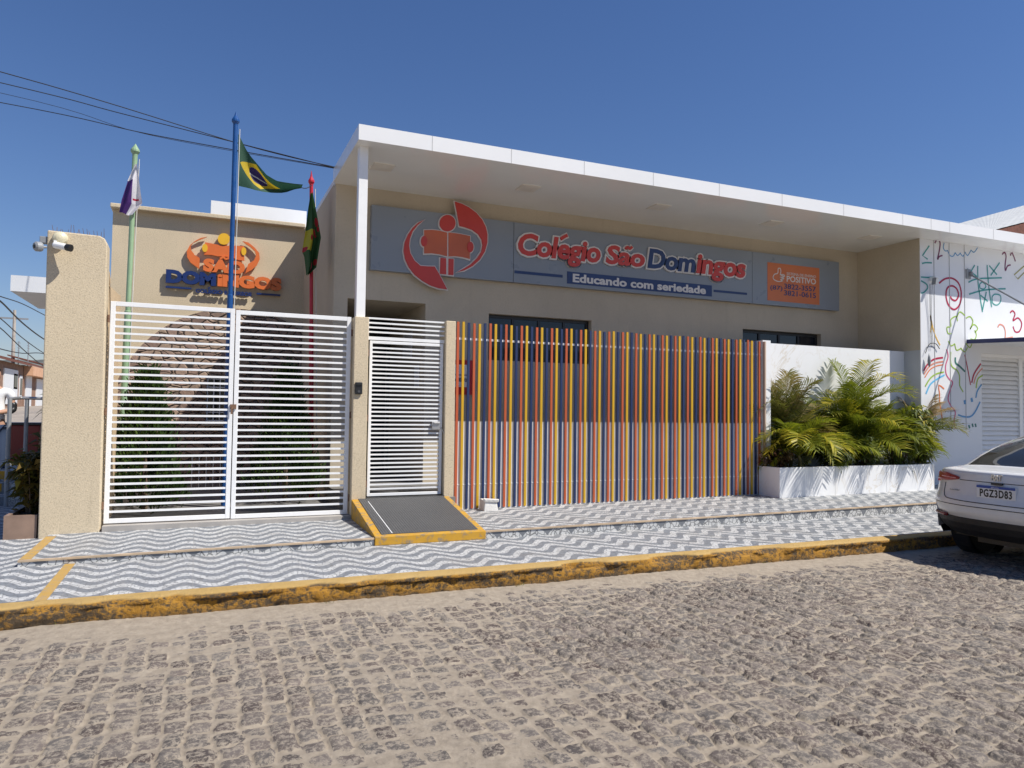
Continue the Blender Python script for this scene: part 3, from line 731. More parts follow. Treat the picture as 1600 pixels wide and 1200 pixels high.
wn_ = m.build('window', MT['whitepaint'], ab); bx('pane', (a, AY+.08, c_), (b, AY+.1, d_), MT['pane'], wn_)
bx('window_sill', (a-.06, yf-.05, c_-.06), (b+.06, yf-.001, c_), MT['plain'], wn_)
# white parapet box on the roof behind and the white slab canopy on the side street
bx('roof_box', (.13, 15.0, 4.6), (1.9, 17, 5.47), MT['whitewall'], ab)
sl_ = MB(); sl_.box((-2.83, 14.0, 3.355), (-1.402, 16.3, 3.615)); slab = sl_.build('side_canopy', MT['whitewall'], ab)
bx('slab_bracket', (-2.4, 16.0, 3.26), (-2.22, 16.2, 3.354), MT['plain'], slab)
# raised letters and emblem on the annex
wl = thing('wall_lettering', 'raised orange and navy emblem with school name standing off the annex wall', 'sign', (.4, AY-.06, 3.4))
LK = 1600/210
def A_(zx, zy): q = onY(240+zx/LK, 350+zy/LK, AY-.03); return (q.x, q.z)
def raised(name, pts, m_, d=.075, b=.03): return MB().prism([(x, AY-d, z) for x, z in [A_(*q) for q in pts]], (0, d-b, 0)).build(name, m_, wl)
hornL = [(635, 160), (560, 172), (490, 210), (430, 262), (395, 330), (400, 400), (440, 465), (545, 540), (550, 410), (490, 375), (450, 320), (440, 275), (470, 230), (540, 195)]
hornR = [(1060, 210), (1130, 228), (1200, 285), (1255, 350), (1262, 425), (1225, 500), (1160, 555), (1090, 590), (1125, 480), (1190, 440), (1220, 380), (1205, 330), (1150, 275), (1100, 245)]
raised('emblem_swoosh', hornL, MT['lorange']); raised('emblem_swoosh', hornR, MT['lorange'])
raised('emblem_book', [(612, 222), (700, 238), (790, 258), (845, 266), (940, 262), (1075, 268), (1080, 440), (1000, 430), (930, 400), (840, 392), (760, 388), (690, 372), (600, 370)], MT['lorange'], .07)
raised('emblem_head', circ(835, 185, 72, 68), MT['lyellow'], .085); raised('emblem_hand', circ(610, 293, 33, 48), MT['lyellow'], .085, .071); raised('emblem_hand', circ(1072, 332, 30, 48), MT['lyellow'], .085, .071)
def rl(s, zxa, zya, zxb, zyb, m_, bold=.06, d=.05, sh=0.0, ya=AY-.085):
    xa, z1 = A_(zxa, zya); xb, z0 = A_(zxb, zyb); lettering('lettering', s, xa, xb, z0, z1, ya, m_, wl, d, bold=bold, shear=sh, spacing=.98)
rl('SAO', 590, 412, 1085, 612, MT['lorange'], .07, .05, 0, AY-.1)
(xa, za), (xb, zb3) = A_(790, 398), A_(900, 412); xm = (xa+xb)/2
accent([(xa, za-.035), (xa*.65+xb*.35, za-.005), (xa*.35+xb*.65, za-.03), (xb, za)], .034, AY-.05, MT['lorange'], .05, wl)
rl('DOM', 150, 540, 740, 748, MT['lnavy'], .07); rl('iNGOS', 760, 590, 1520, 803, MT['lorange'], .07)
rl('COLEGIO E CURSOS', 500, 772, 1165, 868, MT['lnavy'], .05, .03)
(xa, za) = A_(648, 764); accent([(xa, za-.012), (xa+.02, za+.0), (xa+.035, za+.016)], .02, AY-.055, MT['lnavy'], .03, wl)
for q in ((145, 740, 450, 762), (1225, 822, 1505, 845)):
    xa, z1 = A_(q[0], q[1]); xb, z0 = A_(q[2], q[3]); bx('underline', (xa, AY-.07, z1-.03), (xb, AY-.03, z1), MT['lnavy'], wl)
# ================================================================ MURAL BUILDING
MY = 9.15
mb_ = thing('mural_building', 'white building block with child-like coloured line drawings on its panels, right of the school', 'building', (12.5, MY, .2))
m = MB(); wall_grid(m, [11.87, 20], [.1, SOF-.001], [(13.49, 16.2, .3, 2.72)], MY, MY+.2); m.build('wall', MT['whitewall'], mb_)
bx('side_wall', (11.862, MY+.004, 2.705), (11.869, FW-.001, SOF-.001), MT['plain'], mb_); bx('side_wall', (11.862, MY+.004, .1), (11.869, 9.479, 2.7045), MT['greywall'], mb_)
bx('rear_mass', (11.98, MY+.4, .1), (20, 19, SOF+.02), MT['greywall'], mb_)
j0 = MB().box((12.494, MY-.006, 1.27), (12.506, MY, SOF-.002)).build('panel_joint', MT['seam'], mb_)
for i, x in enumerate([onY(px, 400, MY).x for px in (1459, 1483, 1506.5)]+[16.6, 18.1]):
    o = j0 if i == 0 else copy_part(j0, mb_, (0, 0, 0)); o.location = (x-12.5, 0, 0)
def M7(zx, zy): return onY(1430+zx/6.665, 360+zy/6.665, MY)
def M8(zx, zy): return onY(1430+zx/7.06, 530+zy/7.06, MY)
PC = {k: mat('mural_paint_'+k, c, .5, var=.06) for k, c in dict(teal=(.05, .30, .27), plum=(.16, .015, .08), crimson=(.40, .008, .05), blue=(.08, .28, .52), green=(.30, .46, .05), darkgreen=(.02, .16, .13), orange=(.70, .18, .05), yellow=(.75, .45, .06), pink=(.62, .10, .22), olive=(.33, .30, .08), salmon=(.62, .24, .16), sky=(.12, .45, .72)).items()}
def stroke(colr, pts, wd=.035, f=M7, n=5):
    wd *= .78
    P = [f(*q) for q in pts]; P = smoothpts(P, n) if len(P) > 2 else P
    return MB().ribbon([(q.x, MY-.002, q.z) for q in P], wd, (0, -1, 0), .0025).build('drawn_line', PC[colr], mb_)
stroke('teal', [(145, 160), (75, 262), (128, 300)], n=1); stroke('teal', [(70, 345), (110, 336), (172, 338)])
stroke('teal', [(60, 486), (130, 490), (200, 488)]); stroke('teal', [(60, 525), (115, 560), (128, 600), (90, 645), (62, 652)])
stroke('plum', [(203, 132), (232, 92), (258, 130), (250, 210), (232, 300), (250, 272), (282, 262)])
stroke('plum', [(905, 250), (930, 230), (945, 270), (935, 360), (938, 418), (960, 372), (992, 360)]); stroke('plum', [(990, 262), (1008, 232), (1042, 322)], n=2)
stroke('blue', [(300, 130), (292, 180), (312, 214), (335, 210)], .022); stroke('blue', [(335, 208), (362, 262), (395, 268), (415, 232)], .022); stroke('blue', [(415, 232), (440, 262), (470, 235)], .022); stroke('blue', [(468, 236), (495, 270), (520, 225)], .022); stroke('blue', [(518, 226), (545, 262), (580, 205)], .022); stroke('blue', [(580, 206), (612, 228), (648, 180)], .022)
stroke('teal', [(650, 370), (655, 560), (700, 850)]); stroke('teal', [(748, 362), (762, 560), (795, 800)]); stroke('teal', [(555, 540), (650, 505), (900, 494)]); stroke('teal', [(560, 665), (720, 622), (940, 608)])
stroke('teal', [(770, 368), (850, 462)]); stroke('teal', [(878, 336), (785, 470)]); stroke('teal', [(540, 402), (640, 480)]); stroke('teal', [(618, 362), (555, 470)]); stroke('teal', [(680, 676), (755, 738)]); stroke('teal', [(740, 640), (700, 830)])
stroke('teal', [(800, 690), (830, 665), (885, 680), (888, 740), (850, 778), (805, 755), (800, 690)], .03); stroke('teal', [(670, 560), (700, 540), (735, 575), (715, 610), (675, 600), (670, 560)], .03)
stroke('crimson', [(248, 550), (310, 505), (385, 500), (450, 550), (478, 650), (462, 770), (405, 824), (345, 775), (320, 680), (335, 600), (385, 578), (435, 615), (450, 680), (420, 730), (380, 715), (365, 685)], .042, n=6)
stroke('olive', [(1133, 372), (1030, 462), (1068, 506), (1133, 440)], .03, n=1)
stroke('crimson', [(988, 858), (1012, 838), (1038, 870), (1018, 940), (1070, 912), (1108, 970), (1085, 1050), (1040, 1055), (1018, 1000)], .038)
stroke('salmon', [(858, 1010), (880, 980), (920, 1000), (938, 1060), (935, 1125)], .035); stroke('salmon', [(935, 1125), (1015, 1110)], .03)
stroke('yellow', [(158, 1060), (172, 985), (157, 885), (180, 1000), (215, 1110), (258, 1195)], .03)
stroke('green', [(440, 945), (425, 895), (370, 930), (370, 1000), (330, 1010), (340, 1070), (375, 1075)], .028); stroke('green', [(430, 910), (465, 848), (520, 890)], .028); stroke('green', [(528, 915), (570, 898), (600, 950), (570, 1028)], .028); stroke('green', [(570, 1028), (610, 980), (650, 1020), (620, 1065)], .028); stroke('green', [(618, 1040), (636, 1085), (620, 1135), (575, 1130)], .028)
stroke('green', [(365, 20), (395, 72), (435, 50)], .028, M8); stroke('green', [(435, 50), (455, 120), (505, 100)], .028, M8); stroke('green', [(500, 96), (545, 140), (575, 90)], .028, M8); stroke('green', [(556, 45), (600, 92), (625, 50)], .028, M8)
for i, (k, a, b) in enumerate((('crimson', [(92, 350), (140, 272), (210, 220), (305, 203)], .042), ('salmon', [(95, 388), (150, 305), (220, 262), (308, 246)], .035), ('orange', [(105, 422), (160, 338), (230, 296), (308, 281)], .026), ('green', [(110, 520), (165, 432), (235, 382), (314, 362)], .035), ('sky', [(118, 602), (165, 500), (240, 440), (322, 394)], .04))): stroke(k, a, b, M8)
stroke('pink', [(345, 110), (362, 190), (335, 290), (340, 380), (375, 440), (412, 480), (385, 560), (362, 660), (395, 740), (440, 800), (430, 880), (410, 950), (412, 990)], .03, M8); stroke('pink', [(430, 880), (440, 990)], .026, M8)
stroke('green', [(392, 140), (388, 230), (405, 300), (460, 345), (488, 410), (490, 510), (528, 582)], .03, M8); stroke('darkgreen', [(442, 200), (445, 260), (490, 300), (548, 358)], .045, M8)
stroke('crimson', [(545, 170), (580, 340), (610, 505)], .028, M8, 2); stroke('crimson', [(622, 480), (650, 380), (722, 270)], .042, M8); stroke('salmon', [(645, 490), (675, 400), (740, 318)], .03, M8); stroke('green', [(670, 540), (690, 440), (742, 400)], .035, M8); stroke('blue', [(668, 648), (685, 570), (730, 500)], .04, M8)
stroke('orange', [(318, 548), (258, 505), (268, 600), (268, 690), (290, 830), (305, 918), (325, 895)], .032, M8, 2)
stroke('blue', [(472, 835), (540, 856), (610, 852), (660, 800), (715, 690)], .04, M8)
for q in ((545, 695), (622, 670)): stroke('blue', [(q[0]-4, q[1]-22), (q[0]+2, q[1]), (q[0]+4, q[1]+22)], .07, M8)
for q in ((595, 965), (632, 950), (665, 950)): stroke('darkgreen', [(q[0]-5, q[1]-18), (q[0]+5, q[1]+18)], .045, M8)
# louvred shutter in its opening
sx0, sx1, sz0, sz1 = 13.49, 16.2, .3, 2.72
m = MB(); m.box((sx0, MY+.03, sz0), (sx0+.03, MY+.08, sz1)); m.box((sx1-.06, MY+.03, sz0), (sx1, MY+.08, sz1)); m.box((sx0+.03, MY+.03, sz1-.06), (sx1-.06, MY+.08, sz1))
for x in (14.62, 15.4): m.box((x, MY+.02, sz0), (x+.10, MY+.085, sz1-.061))
shf = m.build('shutter', MT['whitepaint'], mb_, bevel=.003)
m = MB(); z = sz0
while z < sz1-.07:
    m.hexa([(sx0+.03, MY+.035, z), (sx1-.06, MY+.035, z), (sx1-.06, MY+.042, z), (sx0+.03, MY+.042, z), (sx0+.03, MY+.075, z+.085), (sx1-.06, MY+.075, z+.085), (sx1-.06, MY+.082, z+.085), (sx0+.03, MY+.082, z+.085)]); z += .088
m.build('louvre', MT['whitepaint'], shf); bx('backing', (sx0, MY+.1, sz0), (sx1, MY+.13, sz1), MT['greywall'], shf)
# awning slab with navy edge and its stay rod
m = MB(); yo = 7.35
m.hexa([(13.12, yo, 2.80), (19, yo, 2.80), (19, MY-.001, 2.885), (13.12, MY-.001, 2.885), (13.12, yo, 2.86), (19, yo, 2.86), (19, MY-.001, 2.945), (13.12, MY-.001, 2.945)])
aw = m.build('awning', MT['whitewall'], mb_)
m = MB(); m.hexa([(13.09, yo-.02, 2.79), (13.118, yo-.02, 2.79), (13.118, MY-.002, 2.88), (13.09, MY-.002, 2.88), (13.09, yo-.02, 2.87), (13.118, yo-.02, 2.87), (13.118, MY-.002, 2.955), (13.09, MY-.002, 2.955)])
m.box((13.118, yo-.02, 2.79), (19, yo-.002, 2.87)); m.build('awning_edge', MT['navyedge'], aw)
m = MB(); m.tube([(13.17, MY-.01, 4.185), (13.17, yo+.1, 2.98)], .016, 8); m.box((13.08, MY-.02, 4.09), (13.20, MY-.001, 4.27)); m.box((13.15, MY-.07, 4.13), (13.19, MY-.02, 4.22)); m.build('stay_rod', MT['grey'], aw)
# little wall lamp with dangling cables
p0 = onY(1453, 436, MY)
wlmp = thing('wall_lamp', 'small white wall lamp with loose cables on the mural panels', 'lamp', (p0.x, MY, p0.z))
m = MB(); m.box((p0.x-.02, MY-.12, p0.z-.04), (p0.x+.07, MY-.001, p0.z+.03)); m.build('body', MT['whitepaint'], wlmp, bevel=.006)
m = MB(); m.hexa([(p0.x-.07, MY-.16, p0.z-.12), (p0.x-.02, MY-.16, p0.z-.12), (p0.x-.02, MY-.08, p0.z-.12), (p0.x-.07, MY-.08, p0.z-.12), (p0.x-.04, MY-.16, p0.z+.0), (p0.x+.01, MY-.16, p0.z+.0), (p0.x+.01, MY-.08, p0.z+.0), (p0.x-.04, MY-.08, p0.z+.0)]); m.build('head', MT['grey'], wlmp)
m = MB()
for dx in (-.09, -.06, -.02): m.tube(smoothpts([(p0.x+dx, MY-.06, p0.z-.1), (p0.x+dx*.5, MY-.03, p0.z-.7), (p0.x+dx*.8+.05, MY-.03, p0.z-1.25)], 4), .003, 5)
h = [onY(*q, MY-.03) for q in ((1446, 552), (1452, 538), (1462, 537), (1468, 545))]; m.tube(smoothpts(h, 4), .007, 6)
m.build('cable', MT['wire'], wlmp)
p1 = onY(1447, 555, MY); m = MB(); m.lathe((p1.x, MY-.06, p1.z-.22), (0, 0, 1), [(.004, 0), (.022, .05), (.03, .11), (.02, .18), (.005, .25)], 10); tag(m.build('hanging_shadow_shape', MT['grey'], smooth=True), 'small grey solid in place of the shadow of a hanging thing, low on the mural wall', 'lamp')  # grey solid stands in for the shadow of a hanging thing on the wall
# the house with the pale metal roof behind
rb = thing('metal_roof_house', 'building behind with a pale corrugated metal roof above dark clay tiles', 'building', (24, 16, 0))
m = MB(); n = 64
def lerp3(tab, u):
    k = u*(len(tab)-1); i = min(int(k), len(tab)-2); return tab[i].lerp(tab[i+1], k-i)
TP = [onY(1488, 352, 19), onY(1600, 321, 19), onY(1760, 276, 19)]; BT = [onY(1528, 366, 15), onY(1560, 357.5, 15), onY(1760, 306, 15)]
rows = []
for i in range(n+1):
    hg = Vector((0, 0, .004 if i % 2 else 0)); rows.append((lerp3(TP, i/n)+hg, lerp3(BT, i/n)+hg))
for i in range(n): m.face([rows[i][1], rows[i+1][1], rows[i+1][0], rows[i][0]])
m.build('roof', mat('pale_corrugated_metal', (.62, .62, .58), .45, var=.08, dirt=.25), rb, fixn=False)
m = MB(); d_ = Vector((0, .02, -.03)); q0, q1 = BT[0].lerp(BT[1], .5)+d_, BT[2]+d_; dn = Vector((0, 0, -1.2)); bk = Vector((0, 1.5, 0))
m.hexa([q0+dn, q1+dn*2.5, q1+dn*2.5+bk, q0+dn+bk, q0, q1, q1+bk, q0+bk]); m.build('clay_eave', MT['rooftile'], rb)
bx('wall', (24.2, 15.9, 0), (31, 19, 6.6), MT['peachwall'], rb)

# ================================================================ FENCE LINE: pillars, gates, ramp, slat fence
def pillar(label, a, b, cham=0):
    t = thing('gate_pillar', label, 'pillar', ((a[0]+b[0])/2, (a[1]+b[1])/2, a[2])); return t
bp = pillar('wide cream stucco pillar at the street corner, left of the white gates', (-1.44, 8.76, .1), (-.92, 9.02, 3.3))
m = MB(); m.prism([(-1.455, 8.76, .1), (-.905, 8.76, .1), (-.925, 8.76, 3.22), (-.95, 8.76, 3.28), (-1.0, 8.76, 3.305), (-1.47, 8.76, 3.315)], (0, .26, 0)); m.build('shaft', MT['stucco'], bp, bevel=.012)
q1, q2 = onX(165.5, 432, -.925), onX(189, 463, -.90)
m = MB(); m.prism([(-.90, 9.021, .1), (-.90, q2.y, .1), (-.90, q2.y, q2.z-.12), (-.90, q2.y-.03, q2.z), (-.91, q1.y+.28, q1.z-.06), (-.915, max(9.1, q1.y), q1.z+.02), (-.92, 9.021, q1.z+.1)], (-.16, 0, 0)); m.build('wing', MT['stucco2'], bp)
m = MB()
for i in range(16):
    x = -1.43+.46*i/15; m.tube([(x, 8.84+.08*random.random(), 3.3), (x+random.uniform(-.02, .02), 8.84, 3.3+random.uniform(.05, .11))], [.004, .002], 4)
m.build('spike_strip', MT['rust'], bp)
pa = pillar('narrow cream pillar carrying the white canopy post, with the black intercom', (1.695, 8.76, .1), (1.865, 8.97, 2.6)); bx('shaft', (1.697, 8.76, .1), (1.868, 8.98, 2.622), MT['stucco'], pa, bevel=.008)
pb = pillar('narrow cream pillar between the pedestrian gate and the coloured slat fence', (2.852, 8.8, .1), (3.0, 9.06, 2.6)); bx('shaft', (2.855, 8.80, .1), (2.985, 9.06, 2.645), MT['stucco'], pb, bevel=.008)
bw = tag(bx('boundary_wall', (-1.46, 9.03, .1), (-1.34, 13.895, 2.62), MT['stucco'], None), 'cream wall running back from the corner pillar along the side street', 'wall')
def gate_leaf(label, x0, x1, z0, z1, nb, fw, yb, hinge_left, bt=.022, cat='gate', nm='gate_leaf', grp=None):
    t = thing(nm, label, cat, ((x0+x1)/2, yb, z0), grp); m = MB(); d = .032
    m.box((x0, yb, z0), (x0+fw, yb+d, z1)); m.box((x1-fw, yb, z0), (x1, yb+d, z1)); m.box((x0+fw, yb+.001, z0), (x1-fw, yb+d-.001, z0+fw)); m.box((x0+fw, yb+.001, z1-fw), (x1-fw, yb+d-.001, z1))
    m.build('frame', MT['whitepaint'], t, bevel=.003)
    L = x1-x0-2*fw; b0 = MB().box((x0+fw-.001, yb+.006, z0), (x1-fw+.001, yb+.026, z0+bt)).build('bar', MT['whitepaint'], t)
    for i in range(nb):
        dz = fw+(z1-z0-2*fw)*(i+1)/(nb+1)-bt/2
        o = b0 if i == 0 else copy_part(b0, t, (0, 0, 0)); o.location = (0, 0, dz)
    hx = x0-.014 if hinge_left else x1+.014
    for f in (.08, .5, .92):
        z = z0+(z1-z0)*f; MB().lathe((hx, yb+.005, z-.04), (0, 0, 1), [(.013, 0), (.013, .038), (.010, .04), (.013, .042), (.013, .08)], 10).build('hinge', MT['rust'], t)
    return t
GY = 8.86
g1 = gate_leaf('left leaf of the tall white barred double gate, beside the wide pillar', -.885, .362, .268, 2.635, 30, .048, GY, True, grp='leaves of the white double gate')
g2 = gate_leaf('right leaf of the tall white barred double gate, beside the intercom pillar', .372, 1.675, .262, 2.622, 30, .048, GY, False, grp='leaves of the white double gate')
m = MB(); m.box((.335, GY-.02, 1.50), (.40, GY-.001, 1.55)); m.tube([(.35, GY-.03, 1.52), (.35, GY-.03, 1.44)], .01, 8); m.build('latch', MT['rust'], g2)
g3 = gate_leaf('white barred pedestrian gate with a steel lock above the rubber ramp', 1.905, 2.842, .462, 2.352, 34, .034, GY, True, .02, nm='pedestrian_gate')
m = MB(); m.box((2.70, GY-.03, 1.27), (2.80, GY-.002, 1.37)); m.box((2.72, GY-.05, 1.345), (2.80, GY-.03, 1.36)); m.tube([(2.82, GY-.02, 1.30), (2.86, GY-.03, 1.22)], .008, 6); m.build('lock', MT['steel'], g3, bevel=.004)
tg = thing('transom_grille', 'fixed white grille of four bars above the pedestrian gate', 'grille', (2.36, GY, 2.37))
m = MB(); m.box((1.869, GY+.001, 2.362), (2.854, GY+.03, 2.402)); m.box((1.869, GY, 2.402), (1.89, GY+.03, 2.635)); m.build('frame', MT['whitepaint'], tg)
b0 = MB().box((1.89, GY+.005, 0), (2.854, GY+.025, .02)).build('bar', MT['whitepaint'], tg)
for i in range(4):
    o = b0 if i == 0 else copy_part(b0, tg, (0, 0, 0)); o.location = (0, 0, 2.448+.056*i-0)
ic = thing('intercom', 'black intercom box on the narrow pillar beside the gate', 'intercom', (1.757, 8.76, 1.76))
bx('housing', (1.712, 8.725, 1.69), (1.80, 8.759, 1.835), MT['black'], ic, bevel=.012); bx('hood', (1.722, 8.712, 1.80), (1.79, 8.7245, 1.825), MT['black'], ic); m = MB(); m.lathe((1.756, 8.7245, 1.725), (0, -1, 0), [(.016, 0), (.016, .004)], 12); m.build('button', mat('dark_grey_plastic', (.05, .05, .055), .5), ic)
# ramp
rp = thing('access_ramp', 'yellow edged ramp with studded black rubber mat up to the gate', 'ramp', (2.27, 8.0, KZ))
x0, x1, xb0, xb1 = 1.668, 2.86, 1.70, 2.905; yF, yB, zF, zB = 7.335, 8.755, .232, .445
m = MB(); m.hexa([(x0, yF, KZ), (x1, yF, KZ), (xb1, yB, KZ), (xb0, yB, KZ), (x0, yF, zF), (x1, yF, zF), (xb1, yB, zB), (xb0, yB, zB)]); m.build('slab', MT['yramp'], rp, bevel=.006)
def rpt(u, v, h=.004): return Vector((x0+(xb0-x0)*v+u*((x1-x0)*(1-v)+(xb1-xb0)*v), yF+(yB-yF)*v, zF+(zB-zF)*v+h))
m = MB(); a, b = .065, .94
m.hexa([rpt(a, .045, -.003), rpt(b, .045, -.003), rpt(b, .995, -.003), rpt(a, .995, -.003), rpt(a, .045, .007), rpt(b, .045, .007), rpt(b, .995, .007), rpt(a, .995, .007)]); m.build('rubber_mat', MT['mat'], rp)
m = MB(); m.face([rpt(.157, .05, .0085), rpt(.164, .05, .0085), rpt(.147, .9, .0085), rpt(.140, .9, .0085)]); m.build('mat_seam', MT['whitepaint'], rp, fixn=False)
bx('threshold', (1.868, 8.757, .3), (2.855, 8.93, .452), MT['dark'], rp)
# slat fence
sf = thing('slat_fence', 'fence of upright orange, yellow and navy slats in front of a low white wall', 'fence', (5.6, 9.05, .2))
bx('low_wall', (3.012, 9.0515, .1), (8.148, 9.2, 1.372), mat('white_washed_low_wall', (.64, .625, .60), .8, var=.08, dirt=.25, bump=.2), sf)
m = MB(); m.box((3.012, 9.0512, 2.44), (8.148, 9.075, 2.468)); m.box((3.012, 9.046, .548), (8.148, 9.0514, .56)); m.build('rail', MT['whitepaint'], sf)
NS = 67; pitch = 5.0/(NS-1)
base_ = []
for k, c in enumerate(('orange', 'yellow', 'navy')):
    base_.append(MB().box((5.6, 9.031, .2), (5.632, 9.0505, 1.2)).build('slat', MT[c], sf))
for i in range(NS):
    b_ = base_[i % 3]; o = b_ if i < 3 else copy_part(b_, sf, (0, 0, 0))
    x = 3.078+pitch*i; z0 = uz(x)+.012; z1 = 2.668+random.uniform(-.008, .008)
    o.location = (x-5.6, random.uniform(-.002, 0), z0-.2); o.scale = (1, 1, z1-z0)
# small broken concrete block at its foot
m = MB(); m.hexa([(3.40, 8.80, .215), (3.60, 8.80, .215), (3.62, 9.0, .215), (3.40, 9.0, .215), (3.42, 8.815, .355), (3.585, 8.82, .34), (3.60, 8.985, .36), (3.41, 8.985, .375)])
m.hexa([(3.405, 8.80, .345), (3.60, 8.80, .335), (3.615, 8.83, .335), (3.40, 8.83, .345), (3.395, 8.79, .39), (3.605, 8.79, .375), (3.62, 8.83, .375), (3.39, 8.83, .395)])
tag(m.build('concrete_block', mat('white_chipped_concrete', (.62, .60, .56), .9, var=.15, bump=.7, bscale=25, dirt=.5), bevel=.01), 'small chipped white concrete block at the foot of the slat fence', 'block')
# red notice behind the slats on the school wall
np_ = thing('notice_board', 'red and white notice on the school wall behind the first slats', 'notice', (3.6, 10.49, 1.75))
bx('board', (3.42, 10.478, 1.757), (3.845, 10.499, 2.28), MT['signred'], np_); bx('paper', (3.46, 10.474, 1.87), (3.76, 10.4778, 2.21), MT['paper'], np_)
lettering('lettering', 'positivo', 3.475, 3.745, 1.93, 2.02, 10.471, MT['signnavy'], np_, .0028, bold=.04)
bx('stripe', (3.475, 10.4715, 2.045), (3.745, 10.4738, 2.06), MT['signnavy'], np_)
# marble wall, end post, planter
mw = thing('marble_wall', 'white marble tiled wall and end post behind the palms', 'wall', (10, 9.5, .2))
bx('wall', (8.315, 9.48, .1), (11.861, 9.62, 2.70), MT['marble'], mw); bx('end_post', (8.155, 9.03, .1), (8.313, 9.56, 2.685), MT['marble'], mw)
m = MB(); m.box((8.155, 8.985, .1), (8.18, 9.029, 2.66)); m.build('edge_board', mat('tan_edge_board', (.45, .33, .25), .7), mw)
pl = thing('planter_box', 'long white marble planter full of palms along the wall', 'planter', (9.7, 9.0, .2))
m = MB(); PX0, PX1, PY0, PZ1 = 8.07, 11.43, 8.58, .715
m.box((PX0, PY0, .1), (PX1, PY0+.08, PZ1)); m.box((PX0, PY0+.08, .1), (PX0+.08, 9.028, PZ1)); m.box((PX1-.08, PY0+.08, .1), (PX1, 9.479, PZ1)); m.build('box', MT['marble'], pl, bevel=.004)
m = MB()
for x in (9.19, 10.31): MB().box((x-.0025, PY0-.001, .2), (x+.0025, PY0+.002, PZ1-.001)).build('tile_joint', MT['seam'], pl)
bx('soil', (PX0+.08, PY0+.08, .1), (PX1-.08, 9.479, .655), MT['soil'], pl)
# cameras and lamp on the corner pillar
t = thing('security_camera', 'white bullet security camera with black lens on the corner pillar', 'camera', (-1.36, 8.7, 3.12))
m = MB(); m.lathe((-1.395, 8.70, 3.155), (.8, -.45, -.18), [(.03, 0), (.034, .01), (.034, .13), (.03, .14)], 14); m.box((-1.40, 8.69, 3.17), (-1.375, 8.76, 3.20)); m.build('body', MT['whitepaint'], t, smooth=False); m = MB(); ax = Vector((.8, -.45, -.18)).normalized(); m.lathe(Vector((-1.395, 8.70, 3.155))+ax*.1401, ax, [(.036, 0), (.038, .05), (.03, .052)], 14); m.build('lens', MT['black'], t)
t = thing('security_camera', 'grey round camera sticking out from the left edge of the corner pillar', 'camera', (-1.52, 8.72, 3.12))
m = MB(); m.lathe((-1.47, 8.74, 3.13), (-.8, -.55, -.1), [(.012, 0), (.012, .04), (.045, .045), (.05, .06), (.05, .10), (.035, .115)], 16); m.build('body', MT['grey'], t); m = MB(); m.lathe((-1.565, 8.675, 3.118), (-.8, -.55, -.1), [(.02, 0), (.015, .008)], 10); m.build('lens', MT['black'], t)
m = MB(); m.lathe((-1.35, 8.759, 3.235), (0, -1, 0), [(.07, 0), (.07, .03), (.06, .05), (.03, .065), (.005, .07)], 20); tag(m.build('wall_lamp', mat('cream_plastic', (.66, .60, .42), .4), smooth=False), 'round cream wall lamp above the bullet camera on the corner pillar', 'lamp')
tag(bx('junction_box', (-1.54, 8.78, 3.18), (-1.472, 8.86, 3.25), MT['grey'], None, bevel=.006), 'small grey junction box on the left edge of the corner pillar', 'box')
# ================================================================ PLANTS
def frond(mb, base, az, el, L, droop, n, wid, rnd, tint0, lw=.021, ll=.33, twist=0):
    """Arching rachis with leaflets on both sides."""
    p = Vector(base); d = Vector((math.cos(az)*math.cos(el), math.sin(az)*math.cos(el), math.sin(el))); pts = [p.copy()]; st = L/n
    side = Vector((-math.sin(az), math.cos(az), 0)); side = (side*math.cos(twist)+Vector((0, 0, 1))*math.sin(twist)).normalized()
    for i in range(n):
        d = (d+Vector((0, 0, -droop*(.35+1.5*i/n)/n))).normalized(); p = p+d*st; pts.append(p.copy())
    k = len(mb.f); mb.tube(pts, [.008*(1-.8*i/n) for i in range(n+1)], 4, cap=False); mb.tint += [min(1, tint0+.15)]*(len(mb.f)-k)
    for i in range(max(1, int(n*.14)), n+1):
        t = i/n; dd = (pts[i]-pts[i-1]).normalized(); up = side.cross(dd).normalized()
        if up.z < 0: up = -up
        for sg_ in (-1, 1):
            for hlf in ((0, .5) if i < n else (0,)):
                o = pts[i]-dd*st*hlf
                l = ll*(.45+.75*math.sin(PI*min(1, t*.95+.05))**.7)*rnd.uniform(.82, 1.12); fw = .55+.5*t
                v = (side*sg_*1.0+dd*fw+up*rnd.uniform(.18, .34)).normalized()
                wv = dd.cross(v).normalized(); wv = (dd*.85+wv*rnd.uniform(-.2, .2)).normalized()*lw*rnd.uniform(.8, 1.15)
                m1 = o+v*l*.5; tip = o+v*l*.92+Vector((0, 0, -l*rnd.uniform(.08, .24)))
                a = len(mb.v); mb.v += [o-wv*.35, o+wv*.35, m1+wv*.6, m1-wv*.6, tip]
                mb.f += [(a, a+1, a+2, a+3), (a+3, a+2, a+4)]; mb.mi += [0, 0]
                tt = min(1, max(0, tint0+rnd.uniform(-.18, .18)+.12*t)); mb.tint += [tt, min(1, tt+.08)]
